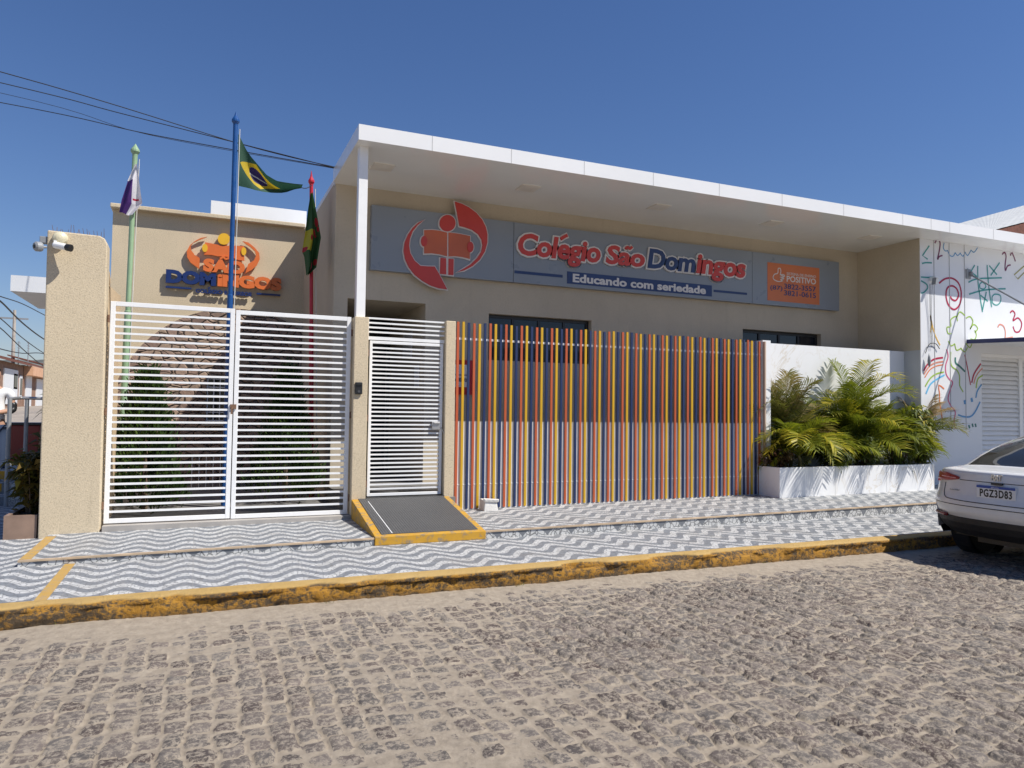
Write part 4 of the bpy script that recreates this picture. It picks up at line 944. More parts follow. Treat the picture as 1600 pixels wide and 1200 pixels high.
def palm(label, base, seed, stems, nf, L, el=(.5, 1.35), droop=1.3, tints=(.1, .9), m='palm', name='palm', ll=.33, azr=(0, 2*PI), grp='feathery palms in the marble planter', extra=()):
    rnd = random.Random(seed); t = thing(name, label, 'palm', base, grp); f = MB(); f.tint = []; s = MB(); B = Vector(base)
    for (ox, oy, h) in stems:
        b0 = B+Vector((ox, oy, 0)); top = b0+Vector((rnd.uniform(-.05, .05), rnd.uniform(-.05, .05), h)); s.tube(smoothpts([b0, b0.lerp(top, .5)+Vector((.02, 0, 0)), top], 3), [.030, .028, .026, .024, .022, .02, .018], 7)
        for i in range(nf):
            az = azr[0]+(azr[1]-azr[0])*((i+.5*rnd.random())/nf)+rnd.uniform(-.2, .2)
            e = rnd.uniform(*el); frond(f, top-Vector((0, 0, .04*rnd.random())), az, e, L*rnd.uniform(.75, 1.1), droop*rnd.uniform(.7, 1.3), 15, .3, rnd, rnd.uniform(*tints), ll=ll, twist=rnd.uniform(-.5, .5))
    for (ox, oy, h, az, e, l, dr, tn) in extra: frond(f, B+Vector((ox, oy, h)), az, e, l, dr, 19, .3, rnd, tn, ll=ll*1.05, twist=.0)
    s.build('stem', MT['trunk'], t, smooth=True); f.build('foliage', MT[m], t, fixn=False); return t
def PP(px, Y): q = onY(px, 725, Y); return (q.x, Y, .655)
W_ = PI
palm('low bright palm arching over the left end of the planter', PP(1250, 8.92), 3, [(0, 0, .22), (.05, .05, .30)], 11, .98, (.35, 1.25), 1.75, (.3, .95), extra=[(.05, .02, .28, 1.2, 1.1, .9, 1.8, .6), (-.05, -.05, .28, -2.4, .9, .9, 1.9, .8), (0, 0, .25, W_*1.0, .95, .95, 2.0, .7), (.02, -.02, .3, -.3, .8, .95, 2.3, .8), (0, -.05, .3, -1.5, .9, .8, 2.4, .75)])
palm('taller darker palm with dry tips at the left end, against the marble wall', PP(1228, 9.22), 11, [(0, 0, .7), (.12, .03, .45)], 11, .92, (.45, 1.4), 1.25, (.05, 1), 'palmdry', extra=[(-.03, 0, .75, 2.6, 1.25, 1.0, 1.0, .9), (.02, 0, .75, .9, 1.3, 1.0, 1.2, .6)])
palm('dark middle palm filling the gap between the two big palms', PP(1298, 9.2), 5, [(0, 0, .5), (.14, .02, .3), (-.12, -.1, .22)], 8, .9, (.3, 1.3), 1.4, (.0, .55))
palm('tallest palm with a bright fan-like frond near the middle of the planter', PP(1338, 9.05), 21, [(0, 0, .86), (-.06, .08, .55), (.08, -.12, .28)], 9, 1.02, (.45, 1.3), 1.35, (.1, .8), extra=[(.03, -.02, .92, -.15, 1.15, 1.15, 1.9, .95), (.0, -.02, .92, .3, 1.3, 1.1, 1.5, .7), (-.05, .05, .9, 1.8, 1.35, .95, 1.0, .2), (-.02, -.03, .7, W_, 1.0, .9, 1.9, .8), (.05, -.08, .35, -.35, .75, 1.0, 1.7, .75)])
palm('bushy palm right of the tallest one, fronds hanging over the planter rim', PP(1372, 8.95), 34, [(0, 0, .35), (.1, .1, .55), (-.1, .05, .3)], 7, .9, (.3, 1.3), 1.6, (.0, .7), extra=[(.05, -.1, .4, -.5, .7, .95, 2.0, .7)])
palm('dense low palm near the right end with drooping dark fronds', PP(1405, 9.0), 44, [(0, 0, .3), (.1, .1, .5), (.1, -.12, .2)], 8, .75, (.3, 1.35), 1.6, (.0, .6))
palm('palm with a dry brown fan at the right end of the planter', PP(1432, 9.15), 52, [(0, 0, .62)], 9, .7, (.35, 1.2), 1.1, (.3, 1), 'palmdry', extra=[(.0, -.05, .7, -.1, .7, .75, .9, .98), (.02, -.05, .7, .25, .9, .7, .9, .95)])
def leafy(name, label, cat, base, h, r, n, m, seed, ll=.16, lw=.035, nst=7, grp=None, tint=(0, 1), hang=.2):
    rnd = random.Random(seed); t = thing(name, label, cat, base, grp); f = MB(); f.tint = []; s = MB(); B = Vector(base); tips = []
    for i in range(nst):
        a = 2*PI*i/nst+rnd.random(); e = rnd.uniform(.2, 1); p = B+Vector((math.cos(a)*r*.25*e, math.sin(a)*r*.25*e, 0)); q = B+Vector((math.cos(a)*r*.8*e, math.sin(a)*r*.8*e, h*rnd.uniform(.65, 1))); pts = smoothpts([p, p.lerp(q, .5)+Vector((0, 0, .1*h)), q], 4); s.tube(pts, [.009*(1-.08*j) for j in range(len(pts))], 5); tips.append(pts)
    for i in range(n):
        pts = rnd.choice(tips); k = rnd.random()**.6; o = pts[min(len(pts)-1, int(k*len(pts)))].copy(); o += Vector((rnd.uniform(-1, 1), rnd.uniform(-1, 1), rnd.uniform(-1, 1)))*r*.16
        a = rnd.uniform(0, 2*PI); v = Vector((math.cos(a), math.sin(a), rnd.uniform(-.5, .9))).normalized(); wv = v.cross(Vector((rnd.uniform(-.4, .4), rnd.uniform(-.4, .4), 1))).normalized()*lw*rnd.uniform(.7, 1.2); l = ll*rnd.uniform(.7, 1.25)
        m1 = o+v*l*.5+Vector((0, 0, .02)); tip = o+v*l-Vector((0, 0, l*hang)); b = len(f.v); f.v += [o, m1+wv, tip, m1-wv]; f.f.append((b, b+1, b+2, b+3)); f.mi.append(0); f.tint.append(min(1, max(0, rnd.uniform(*tint)**1.3)))
    s.build('stem', MT['bark'], t); f.build('foliage', MT[m], t, fixn=False); return t
leafy('leafy_shrub', 'tall yellow-green leafy shrub at the right end of the planter', 'shrub', PP(1440, 8.85), 1.0, .36, 1100, 'shrub', 5, .19, .022, 12, hang=.35)
leafy('leafy_shrub', 'dark glossy shrub spilling over the planter rim, left of the yellow-green one', 'shrub', PP(1400, 8.78), .62, .42, 700, 'shrub', 6, .17, .02, 10, tint=(0, .6), hang=.4)
leafy('leafy_shrub', 'low dark undergrowth between the left and the tallest palm', 'shrub', PP(1300, 8.82), .42, .42, 650, 'shrub', 16, .16, .018, 10, tint=(0, .45), hang=.4)
leafy('leafy_shrub', 'low dark undergrowth below the tallest palm', 'shrub', PP(1352, 8.80), .45, .40, 650, 'shrub', 17, .16, .018, 10, tint=(0, .5), hang=.4)
leafy('red_leaved_plant', 'low dark red leaved plant in the left corner of the planter', 'plant', PP(1213, 8.85), .30, .30, 420, 'cordyline', 8, .13, .022, 9)
# cypress shrubs in the courtyard
def cypress(label, x, y, h, r, seed):
    rnd = random.Random(seed); t = thing('cypress_shrub', label, 'shrub', (x, y, .225), 'conical shrubs behind the double gate'); f = MB(); f.tint = []; s = MB()
    s.tube([(x, y, .2), (x, y, .2+h*.8)], [.04, .01], 6); s.build('trunk', MT['bark'], t)
    clumps = [(rnd.uniform(0, 2*PI), rnd.random()**.8, rnd.uniform(.75, 1.12)) for _ in range(120)]
    for ca, cz, cr in clumps:
        R_ = r*(1-cz)**1.0*(1 if cz > .12 else .75+2*cz)*cr+.03; cc = Vector((x+math.cos(ca)*R_*.85, y+math.sin(ca)*R_*.85, .26+cz*h)); tb = rnd.uniform(.05, .6)
        for i in range(85):
            o = cc+Vector((rnd.gauss(0, .055), rnd.gauss(0, .055), rnd.gauss(0, .075))); out = Vector((o.x-x, o.y-y, 0)); out = out.normalized() if out.length > .01 else Vector((1, 0, 0))
            v = (out*rnd.uniform(.1, .7)+Vector((rnd.uniform(-.4, .4), rnd.uniform(-.4, .4), 1))).normalized(); wv = v.cross(Vector((rnd.uniform(-1, 1), rnd.uniform(-1, 1), .2))).normalized()*rnd.uniform(.008, .016); l = rnd.uniform(.035, .075)
            b = len(f.v); f.v += [o-wv, o+wv, o+v*l+wv*.6, o+v*l*1.1, o+v*l-wv*.6]; f.f.append((b, b+1, b+2, b+3, b+4)); f.mi.append(0); f.tint.append(min(1, max(0, tb+rnd.uniform(-.15, .35))))
    f.build('foliage', MT['cypress'], t, fixn=False); return t
q = onY(228, 700, 10.3); cypress('conical dark green shrub behind the left gate leaf', q.x, 10.3, 1.62, .52, 3)
q = onY(447, 700, 10.6); cypress('conical dark green shrub behind the right gate leaf, in the building shade', q.x, 10.6, 1.72, .54, 4)
# low white wire rack in the courtyard
m = MB(); xr0, xr1, zr0, zr1 = -.06, .47, .30, .74
for i in range(6): m.tube([(xr0+(xr1-xr0)*i/5, 12.9, .225), (xr0+(xr1-xr0)*i/5, 12.9, zr1)], .008, 6)
for i in range(5): z = zr0+(zr1-zr0)*i/4; m.tube([(xr0, 12.905, z), (xr1, 12.905, z)], .008, 6)
m.tube([(xr0, 12.9, zr1), (xr0, 13.2, .225)], .008, 6); m.tube([(xr1, 12.9, zr1), (xr1, 13.2, .225)], .008, 6)
tag(m.build('wire_rack', MT['whitepaint']), 'low white wire rack on the courtyard floor in front of the stone arch', 'rack')

# ================================================================ FLAGPOLES AND FLAGS
def pole(label, base, top, r, m_, fin, lean=None):
    t = thing('flagpole', label, 'flagpole', (base[0], base[1], .225), 'flagpoles in the courtyard'); b, e = Vector(base), Vector(top); j = b.lerp(e, .55)
    s = MB(); s.tube([b, j], r, 14); s.tube([j, j+(e-j)*.004], [r, r*.8], 14); s.tube([j, e], r*.78, 14); s.build('pole', m_, t, smooth=False)
    f = MB(); ax = (e-b).normalized(); f.lathe(e, ax, [(r*.8, 0), (r*.8, .015), (r*1.35, .05), (r*1.3, .075), (r*.5, .13), (.003, fin)], 12); f.build('finial', m_, t, smooth=False)
    rp_ = MB(); off = Vector((.055, -.02, 0)); rp_.tube([b+off+Vector((0, 0, 1.0)), e+off-Vector((0, 0, .05))], .006, 5); rp_.build('halyard', MT['rope'], t)
    return t
gb, gt = onY(186.5, 780, 11.0), onY(211, 243, 11.0); gb.z = .2
bb, bt_ = onY(350, 780, 10.4), onY(368, 196, 10.4); bb.z = .2
rb_, rt = onY(488, 700, 11.0), onY(486.5, 290, 11.0); rb_.z = .2
pole('pale green flagpole beside the corner pillar', gb, gt, .043, MT['polegreen'], .16)
pole('tall blue flagpole in the middle', bb, bt_, .038, MT['poleblue'], .19)
pole('red flagpole on the right, near the white column', rb_, rt, .034, MT['polered'], .22)
def flag_mat(name, fn):
    n = N(name); uv = n.n('UVMap'); sx = n.xyz(uv.outputs[0]); n.col(fn(n, sx[0], sx[1])); n.rough(.75)
    tr = n.n('BsdfTranslucent'); c = n.p.inputs['Base Color'].links[0].from_socket; n.link(c, tr.inputs[0]); ms = n.n('MixShader'); ms.inputs[0].default_value = .3
    n.link(n.p.outputs[0], ms.inputs[1]); n.link(tr.outputs[0], ms.inputs[2]); n.link(ms.outputs[0], n.t.nodes['Material Output'].inputs[0]); return n.m
def fbr(n, u, v):
    du = n.math('ABSOLUTE', n.math('SUBTRACT', u, .47)); dv = n.math('ABSOLUTE', n.math('SUBTRACT', v, .5))
    dm = n.math('LESS_THAN', n.math('ADD', n.math('DIVIDE', du, .40), n.math('DIVIDE', dv, .42)), 1)
    r = n.math('SQRT', n.math('ADD', n.math('POWER', n.math('MULTIPLY', n.math('SUBTRACT', u, .47), 1.43), 2), n.math('POWER', n.math('SUBTRACT', v, .5), 2)))
    c = n.mix(dm, (.025, .085, .05), (.60, .43, .02)); c = n.mix(n.math('LESS_THAN', r, .25), c, (.035, .02, .10))
    band = n.math('LESS_THAN', n.math('ABSOLUTE', n.math('SUBTRACT', n.math('ADD', v, n.math('MULTIPLY', u, .15)), .60)), .022); band = n.math('MULTIPLY', band, n.math('LESS_THAN', r, .25))
    return n.mix(band, c, (.5, .5, .45))
def fsp(n, u, v):
    pu = n.math('MULTIPLY', n.math('LESS_THAN', u, .50), n.math('GREATER_THAN', v, .34)); c = n.mix(pu, (.72, .70, .74), (.07, .02, .16))
    rd = n.math('MULTIPLY', n.math('MULTIPLY', n.math('GREATER_THAN', u, .55), n.math('LESS_THAN', u, .85)), n.math('LESS_THAN', n.math('ABSOLUTE', n.math('SUBTRACT', v, .70)), .02)); return n.mix(rd, c, (.45, .01, .05))
def fgr(n, u, v):
    ye = n.math('MULTIPLY', n.math('LESS_THAN', u, .52), n.math('LESS_THAN', n.math('ABSOLUTE', n.math('SUBTRACT', v, .53)), .17)); c = n.mix(ye, (.03, .10, .03), (.52, .46, .03))
    def spot(a, b, ra, rb_): return n.math('LESS_THAN', n.math('ADD', n.math('POWER', n.math('DIVIDE', n.math('SUBTRACT', u, a), ra), 2), n.math('POWER', n.math('DIVIDE', n.math('SUBTRACT', v, b), rb_), 2)), 1)
    for a, b, ra, rb2 in ((.85, .28, .12, .05), (.62, .40, .10, .05), (.9, .36, .07, .03), (.42, .50, .08, .06), (.05, .67, .2, .045), (.85, .84, .12, .04), (.72, .46, .06, .03)): c = n.mix(spot(a, b, ra, rb2), c, (.45, .02, .03))
    return c
def cloth(name, label, top, bot, Y, mt, nu=40, nv=28, fold=lambda u, v: 0, grp='flags on the courtyard poles', cols=True):
    """Cloth spanned between two rows of points (u along them), v from first to second."""
    def lerp_(tab, u):
        for (a, p), (b, q_) in zip(tab, tab[1:]):
            if u <= b: k = (u-a)/(b-a); return (p[0]+(q_[0]-p[0])*k, p[1]+(q_[1]-p[1])*k)
        return tab[-1][1]
    m = MB(); m.uv = []; P = []
    for i in range(nu+1):
        u = i/nu; a, b = lerp_(top, u), lerp_(bot, u)
        for j in range(nv+1): v = j/nv; y = Y+fold(u, v); q_ = onY(a[0]+(b[0]-a[0])*v, a[1]+(b[1]-a[1])*v, Y); P.append(Vector((q_.x, y, q_.z)))
    m.v = P; k = nv+1
    for i in range(nu):
        for j in range(nv):
            m.f.append((i*k+j, (i+1)*k+j, (i+1)*k+j+1, i*k+j+1)); m.mi.append(0)
            for (a, b) in ((i, j), (i+1, j), (i+1, j+1), (i, j+1)): m.uv.append((a/nu, b/nv) if cols else (b/nv, a/nu))
    o = m.build(name, mt, smooth=True, fixn=False); return tag(o, label, 'flag', grp)
br = cloth('flag', 'green flag with yellow diamond and dark blue disc blowing from the blue pole', [(0, (372.5, 209)), (.12, (378, 220)), (.25, (385, 234)), (.38, (393, 247)), (.5, (401, 258)), (.62, (408, 267)), (.75, (416, 275)), (.88, (432, 285)), (1, (471, 293))], [(0, (371.5, 290)), (.12, (378, 292)), (.25, (388, 295)), (.38, (398, 298)), (.5, (411, 300)), (.62, (424, 301)), (.75, (440, 302)), (.88, (447, 302)), (1, (471, 293.6))], 10.4, flag_mat('green_yellow_flag_cloth', fbr), fold=lambda u, v: .06*math.sin(u*9+v*2.5)*u+.10*math.sin((v-u*.4)*5)*u**1.3-.25*max(0, u-.72)*(1-v), nu=60, nv=40)
m = MB(); p0, p1 = onY(470, 293, 10.4), onY(487, 291, 11.0); m.tube(smoothpts([p0, p0.lerp(p1, .5)-Vector((0, 0, .02)), p1+Vector((0, -.05, 0))], 4), .006, 5); m.build('tie_cord', MT['wire'], br)
cloth('flag', 'white and purple flag hanging limp from the green pole', [(0, (211, 256)), (.3, (200, 278)), (.7, (190, 312)), (1, (186, 331))], [(0, (214.5, 256)), (.3, (217, 278)), (.55, (219.5, 300)), (.8, (222.5, 318)), (1, (207, 337))], 10.9, flag_mat('white_purple_flag_cloth', fsp), fold=lambda u, v: .035*math.sin(v*9+u*2)*min(1, u*2)+.03*math.sin(v*4+u*6), cols=False)
cloth('flag', 'green flag with a yellow band and red marks hanging limp from the red pole', [(0, (485.5, 301)), (.15, (482, 325)), (.4, (477.5, 365)), (.7, (473, 392)), (.8, (476, 400)), (1, (479, 430))], [(0, (488, 301)), (.15, (493, 330)), (.4, (499, 365)), (.55, (500.5, 373)), (.75, (496.5, 400)), (.9, (494, 418)), (1, (484, 428))], 10.88, flag_mat('green_red_flag_cloth', fgr), fold=lambda u, v: .08*math.sin(v*10+u*2)*min(1, u*2)+.04*math.sin(v*4+u*5), cols=False)

# ================================================================ OVERHEAD CABLES
CBL = [((0, 112), (380, 226), (527, 262), -4.0), ((0, 129), (200, 180), (527, 263), -3.0), ((0, 145), (230, 210), (527, 264), -2.0), ((0, 160), (240, 211), (525, 262.5), -1.0)]
lab = ['topmost of the thin overhead cables running to the canopy corner', 'second overhead cable from the top', 'third, faintest overhead cable from the top', 'lowest of the overhead cables over the flagpoles']
for i, (a, b, c, dy) in enumerate(CBL):
    ya = 16+dy; P = [onY(c[0]-(c[0]-a[0])*3.2, c[1]+(a[1]-c[1])*3.0, ya-2.0), onY(*a, ya-1.3), onY(*b, ya*.4+10.6*.6), onY(*c, 10.6)]
    m = MB(); m.tube(smoothpts(P, 8), (.006, .006, .0035, .0065)[i], 6); tag(m.build('overhead_cable', MT['wire']), lab[i], 'cable', 'cables crossing the sky')
# ================================================================ CAR
def car():
    t = thing('parked_car', 'white coupe-backed car parked at the kerb, seen from behind', 'car', (9.5, 4.87, 0))
    CX0, CY, HW = 7.40, 4.865, .86
    # centre-line stations: x, top z, edge half width at the top, shoulder z, crown, plan rounding, sill z
    ST = [(7.385, .455, .80, .45, .0, .26), (7.36, .52, .82, .52, .0, .26), (7.365, .62, .84, .62, .0, .25), (7.40, .70, .83, .70, .0, .24), (7.425, .80, .82, .80, .0, .23), (7.44, .88, .80, .88, .0, .22), (7.45, .925, .785, .92, .0, .21), (7.48, .948, .765, .93, .005, .18), (7.60, .965, .735, .935, .01, .10), (7.78, .985, .70, .94, .015, .05), (7.86, 1.00, .68, .94, .02, .03), (8.1, 1.115, .655, .945, .03, 0), (8.4, 1.235, .625, .945, .035, 0), (8.75, 1.335, .595, .94, .04, 0), (9.15, 1.395, .575, .935, .04, 0), (9.6, 1.405, .57, .93, .04, 0), (10.0, 1.37, .58, .92, .04, 0), (10.4, 1.22, .62, .91, .035, 0), (10.75, 1.02, .68, .90, .03, 0), (10.95, .945, .72, .88, .03, 0), (11.2, .90, .74, .84, .03, -.04), (11.5, .81, .74, .79, .02, -.16), (11.65, .66, .76, .66, .0, -.24), (11.69, .45, .78, .45, 0, -.24)]
    A = np.array(ST)
    def S_(s):     # catmull rom along the stations
        s = max(0, min(len(A)-1.0001, s)); i = int(s); f = s-i; p = [A[max(0, min(len(A)-1, i+k))] for k in (-1, 0, 1, 2)]
        return .5*((2*p[1])+(p[2]-p[0])*f+(2*p[0]-5*p[1]+4*p[2]-p[3])*f*f+(3*p[1]-p[0]-3*p[2]+p[3])*f**3)
    SILL = .30
    def hw(x, z, sh):
        e = 1-.05*max(0, (8.3-x)/1.0)**2-.07*max(0, (x-10.8)/.9)**2
        b = HW*(1-.03*((z-.6)/.35)**2) if z < .6 else HW*(1-.045*((z-.6)/.35)**2)
        return b*e
    def top(s, v, off=0):       # v -1..1 across
        x, zt, w, sh, cr, pr = S_(s); y = v*w; z = zt-cr*abs(v)**3*1.0; dx = pr*abs(v)**3.2
        return Vector((x+dx, CY+y, z))
    def side(s, k, sgn):        # k 0 at sill .. 1 at top edge
        x, zt, w, sh, cr, pr = S_(s); ze = zt-cr; z = SILL+.0+(ze-SILL)*k; zs = min(sh, ze); z2 = SILL+(zs-SILL)*k/.6 if k < .6 else zs+(ze-zs)*(k-.6)/.4; bl = max(0, min(1, (s-9)/1.5))*max(0, min(1, (20.5-s)/1.5)); z = z+(z2-z)*bl
        W = hw(x, z, sh)
        if ze > sh+.01 and z > sh:
            f = (z-sh)/(ze-sh); Ws = hw(x, sh, sh); W = Ws+(w-Ws)*(f**.9)
        elif ze <= sh+.03: 
            f = k; W = W+(w-W)*(f**6)
        W = W+(w-W)*(k**10)
        dx = pr
        return Vector((x+dx, CY+sgn*W, z))
    ns, nv, nk = 150, 36, 30; T = len(A)-1
    body = MB(); glass = MB(); wsc = MB(); sidegl = MB(); sidegr = MB(); trim = MB()
    sv = [T*i/ns for i in range(ns+1)]
    WR, FRX, RRX = .335, 10.85, 8.16
    def arch(p): return min(math.hypot(p.x-RRX, p.z-.31), math.hypot(p.x-FRX, p.z-.31)) < .375
    for i in range(ns):
        a, b = sv[i], sv[i+1]; sm = (a+b)/2
        for j in range(nv):
            v0, v1 = -1+2*j/nv, -1+2*(j+1)/nv; vm = abs(v0+v1)/2
            rw = 10.0 <= sm <= 13.0 and vm < .93; ws = 15.9 <= sm <= 17.9 and vm < .93
            (glass if rw else wsc if ws else body).face([top(a, v0), top(b, v0), top(b, v1), top(a, v1)])
        for sgn in (-1, 1):
            for k in range(nk):
                k0, k1 = k/nk, (k+1)/nk; q = [side(a, k0, sgn), side(b, k0, sgn), side(b, k1, sgn), side(a, k1, sgn)]; c = sum(q, Vector())/4
                if all(arch(p) for p in q): continue
                for wx_ in (RRX, FRX):
                    for p in q:
                        d_ = Vector((p.x-wx_, 0, p.z-.31))
                        if 1e-6 < d_.length < .375: d_ = d_.normalized()*.375; p.x, p.z = wx_+d_.x, .31+d_.z
                c = sum(q, Vector())/4
                x, zt, w, sh, cr, pr = S_(sm); isg = k0 > .645 and k1 < .935 and 8.45 < c.x < 10.5
                ((sidegl if sgn > 0 else sidegr) if isg else body).face(q)
    def weld(mb): return mb
    for nm, mbb, mt_ in (('body', body, 'carwhite'), ('rear_window', glass, 'carglass'), ('windscreen', wsc, 'carglass'), ('side_window', sidegl, 'carglass'), ('side_window', sidegr, 'carglass')):
        o = mbb.build(nm, MT[mt_], t, smooth=True, fixn=False)
        bm = bmesh.new(); bm.from_mesh(o.data); bmesh.ops.remove_doubles(bm, verts=bm.verts, dist=.0005); bmesh.ops.recalc_face_normals(bm, faces=bm.faces); bm.to_mesh(o.data); bm.free(); o.data.polygons.foreach_set('use_smooth', [True]*len(o.data.polygons))
    # black lower bumper, sills and belly
    bmp = MB(); prof = [(7.41, .47), (7.375, .455), (7.385, .40), (7.43, .33), (7.52, .26), (7.75, .22)]
    vs = [-1+2*i/30 for i in range(31)]
    def bpnt(x, z, v, g=0): return Vector((x+.27*abs(v)**3.2, CY+v*(.832+g-(.015 if z < .35 else 0)-(.03 if z < .28 else 0)), z))
    for (x0_, z0_), (x1_, z1_) in zip(prof, prof[1:]):
        for a, b in zip(vs, vs[1:]): bmp.face([bpnt(x0_, z0_, a), bpnt(x0_, z0_, b), bpnt(x1_, z1_, b), bpnt(x1_, z1_, a)])
    o = bmp.build('rear_bumper', mat('black_bumper_plastic', (.014, .014, .015), .6), t, smooth=True)
    for sgn in (-1, 1):
        m = MB(); xs_c = [7.655+.025*i for i in range(6)]+[7.80]
        def cl(x, z, g): return Vector((x, CY+sgn*(hw(x, z, .93)*(1 if z > .3 else .97)+g), z))
        for a, b in zip(xs_c, xs_c[1:]):
            m.face([cl(a, .46, .006), cl(b, .46, .006), cl(b, .34, .008), cl(a, .34, .008)]); m.face([cl(a, .34, .008), cl(b, .34, .008), cl(b, .24, -.01), cl(a, .24, -.01)])
        m.build('side_cladding', MT['black'], t, smooth=True); m = MB()
        for a, b in zip([8.52+.2*i for i in range(10)], [8.72+.2*i for i in range(10)]):
            m.face([cl(a, .40, .006), cl(b, .40, .006), cl(b, .30, .008), cl(a, .30, .008)]); m.face([cl(a, .30, .008), cl(b, .30, .008), cl(b, .22, -.01), cl(a, .22, -.01)])
        m.build('sill_cladding', MT['black'], t, smooth=True)
    u = MB(); u.box((7.76, CY-.70, .22), (11.4, CY+.70, .42)); u.box((8.55, CY-.84, .23), (10.45, CY+.84, .33)); u.box((7.6, CY-.2, .20), (7.9, CY+.35, .30)); u.build('underbody', MT['black'], t)
    m = MB(); pf = [(11.66, .46), (11.70, .40), (11.62, .26), (11.3, .22)]
    for (x0_, z0_), (x1_, z1_) in zip(pf, pf[1:]):
        for a, b in zip(vs, vs[1:]): m.face([Vector((x0_-.25*abs(a)**3, CY+a*.79, z0_)), Vector((x0_-.25*abs(b)**3, CY+b*.79, z0_)), Vector((x1_-.25*abs(b)**3, CY+b*.79, z1_)), Vector((x1_-.25*abs(a)**3, CY+a*.79, z1_))])
    m.build('front_bumper', MT['black'], t, smooth=True)
    # wheels
    for wx in (RRX, FRX):
        for sgn in (-1, 1):
            wt = MB().lathe((wx, CY+sgn*.735, .315), (0, sgn, 0), [(.20, -.10), (.29, -.10), (.312, -.085), (.318, 0), (.312, .085), (.29, .10), (.205, .10), (.20, -.10)], 36, cap=False).build('wheel', MT['rubber'], t, smooth=True)
            rm = MB(); rm.lathe((wx, CY+sgn*.735, .315), (0, sgn, 0), [(.205, -.09), (.205, .085), (.195, .095), (.19, .05), (.05, .055), (.045, .09), (.002, .092)], 30)
            for k in range(5):
                a = 2*PI*k/5; d = Vector((math.cos(a), 0, math.sin(a))); e = Vector((-math.sin(a), 0, math.cos(a))); c = Vector((wx, CY+sgn*(.735+.06), .315)); h_ = Vector((0, sgn*.028, 0))
                rm.hexa([c+d*.03-e*.03, c+d*.2-e*.02, c+d*.2+e*.02, c+d*.03+e*.03, c+h_+d*.03-e*.03, c+h_+d*.2-e*.02, c+h_+d*.2+e*.02, c+h_+d*.03+e*.03])
            rm.build('rim', MT['steel'], wt)
            MB().lathe((wx, CY+sgn*.60, .33), (0, sgn, 0), [(.37, 0), (.37, .20), (.352, .205), (.35, .0)], 30, cap=False).build('wheel_arch_liner', MT['black'], t)
    # surface-following lens panels
    def skin(name, cells, off, mt_, parent=t):
        m = MB()
        for q in cells:
            n_ = (q[1]-q[0]).cross(q[3]-q[0]).normalized(); m.face(q)
        o = m.build(name, mt_, parent, smooth=True); bm = bmesh.new(); bm.from_mesh(o.data); bmesh.ops.remove_doubles(bm, verts=bm.verts, dist=.0006); bmesh.ops.recalc_face_normals(bm, faces=bm.faces); bm.to_mesh(o.data); bm.free()
        sl_ = o.modifiers.new('thickness', 'SOLIDIFY'); sl_.thickness = off; sl_.offset = 1; return o
    # station index for a height on the rear face
    def s_at(z):
        lo, hi = 0.0, 7.0
        for _ in range(40):
            md = (lo+hi)/2
            if S_(md)[1] < z: lo = md
            else: hi = md
        return lo
    def rear(v, z): return top(s_at(z), v)+Vector((-.001, 0, 0))
    for sgn in (1, -1):
        cells = []; N_ = 26
        va, vb = .56, 1.0
        for i in range(N_):
            f0, f1 = i/N_, (i+1)/N_
            def row(f): v = va+(vb-va)*f; zc = .862+.006*f; hh = .012+.036*min(1, f*1.8)**.8; return sgn*v, zc-hh*1.0, zc+hh*.82
            v0, a0, b0 = row(f0); v1, a1, b1 = row(f1)
            for k in range(4):
                g0, g1 = k/4, (k+1)/4; cells.append([rear(v0, a0+(b0-a0)*g0), rear(v1, a1+(b1-a1)*g0), rear(v1, a1+(b1-a1)*g1), rear(v0, a0+(b0-a0)*g1)])
        o = skin('tail_light', cells, .018, MT['taillight'])
        # wrap onto the flank
        m = MB(); ss = [s_at(.80)+(9.4-s_at(.80))*i/12 for i in range(13)]
        def fl(x, z):
            W = hw(x, z, .93); return Vector((x, CY+sgn*(W+.006), z))
        xs = [7.655+.028*i for i in range(11)]
        for i in range(10):
            f0, f1 = i/10, (i+1)/10; a0, a1 = .055*(1-f0)**.6, .055*(1-f1)**.6
            m.face([fl(xs[i], .85-a0), fl(xs[i+1], .85-a1), fl(xs[i+1], .862+a1*.7), fl(xs[i], .862+a0*.7)])
        m.build('side_lens', MT['taillight'], o, smooth=True)
        m = MB(); pts = [rear(sgn*(.60+.30*i/10), .860+.004*i/10)+Vector((-.021, 0, 0)) for i in range(11)]; m.tube(pts, .006, 6); m.build('light_strip', mat('pink_lens_strip', (.55, .20, .2), .25), o)
        m = MB(); pts = [bpnt(7.375, .462, sgn*(.70+.28*i/8), .012)+Vector((-.006, 0, 0)) for i in range(9)]; m.tube(pts, .018, 8); m.build('reflector', MT['reflector'], t, smooth=True)
    # boot seam, plate recess, plate, badge, script
    sm = MB(); pts = [rear(v, z)+Vector((-.001, 0, 0)) for v, z in ((.80, .80), (.79, .70), (.74, .655), (.66, .64), (.4, .632), (0, .63), (-.4, .632), (-.66, .64), (-.74, .655), (-.79, .70), (-.80, .80))]; sm.tube(smoothpts(pts, 5), .0045, 6)
    pts = [rear(v, .585)+Vector((-.002, 0, 0)) for v in [-.95+1.9*i/24 for i in range(25)]]; sm.tube(pts, .004, 6)
    pts = [rear(v, .845)+Vector((.001, 0, 0)) for v in [-.55+1.1*i/20 for i in range(21)]]; sm.tube(pts, .004, 6); sm.build('panel_seam', MT['black'], t)
    px = rear(0, .75).x-.012; a, b = 4.69, 5.085
    bx('number_plate', (px-.004, a, .69), (px+.03, b, .815), MT['platewhite'], t, bevel=.002); pp = [o for o in t.children if o.name.startswith('number_plate')][0]
    bx('plate_band', (px-.0052, a+.002, .788), (px-.0041, b-.002, .814), MT['plateblue'], pp)
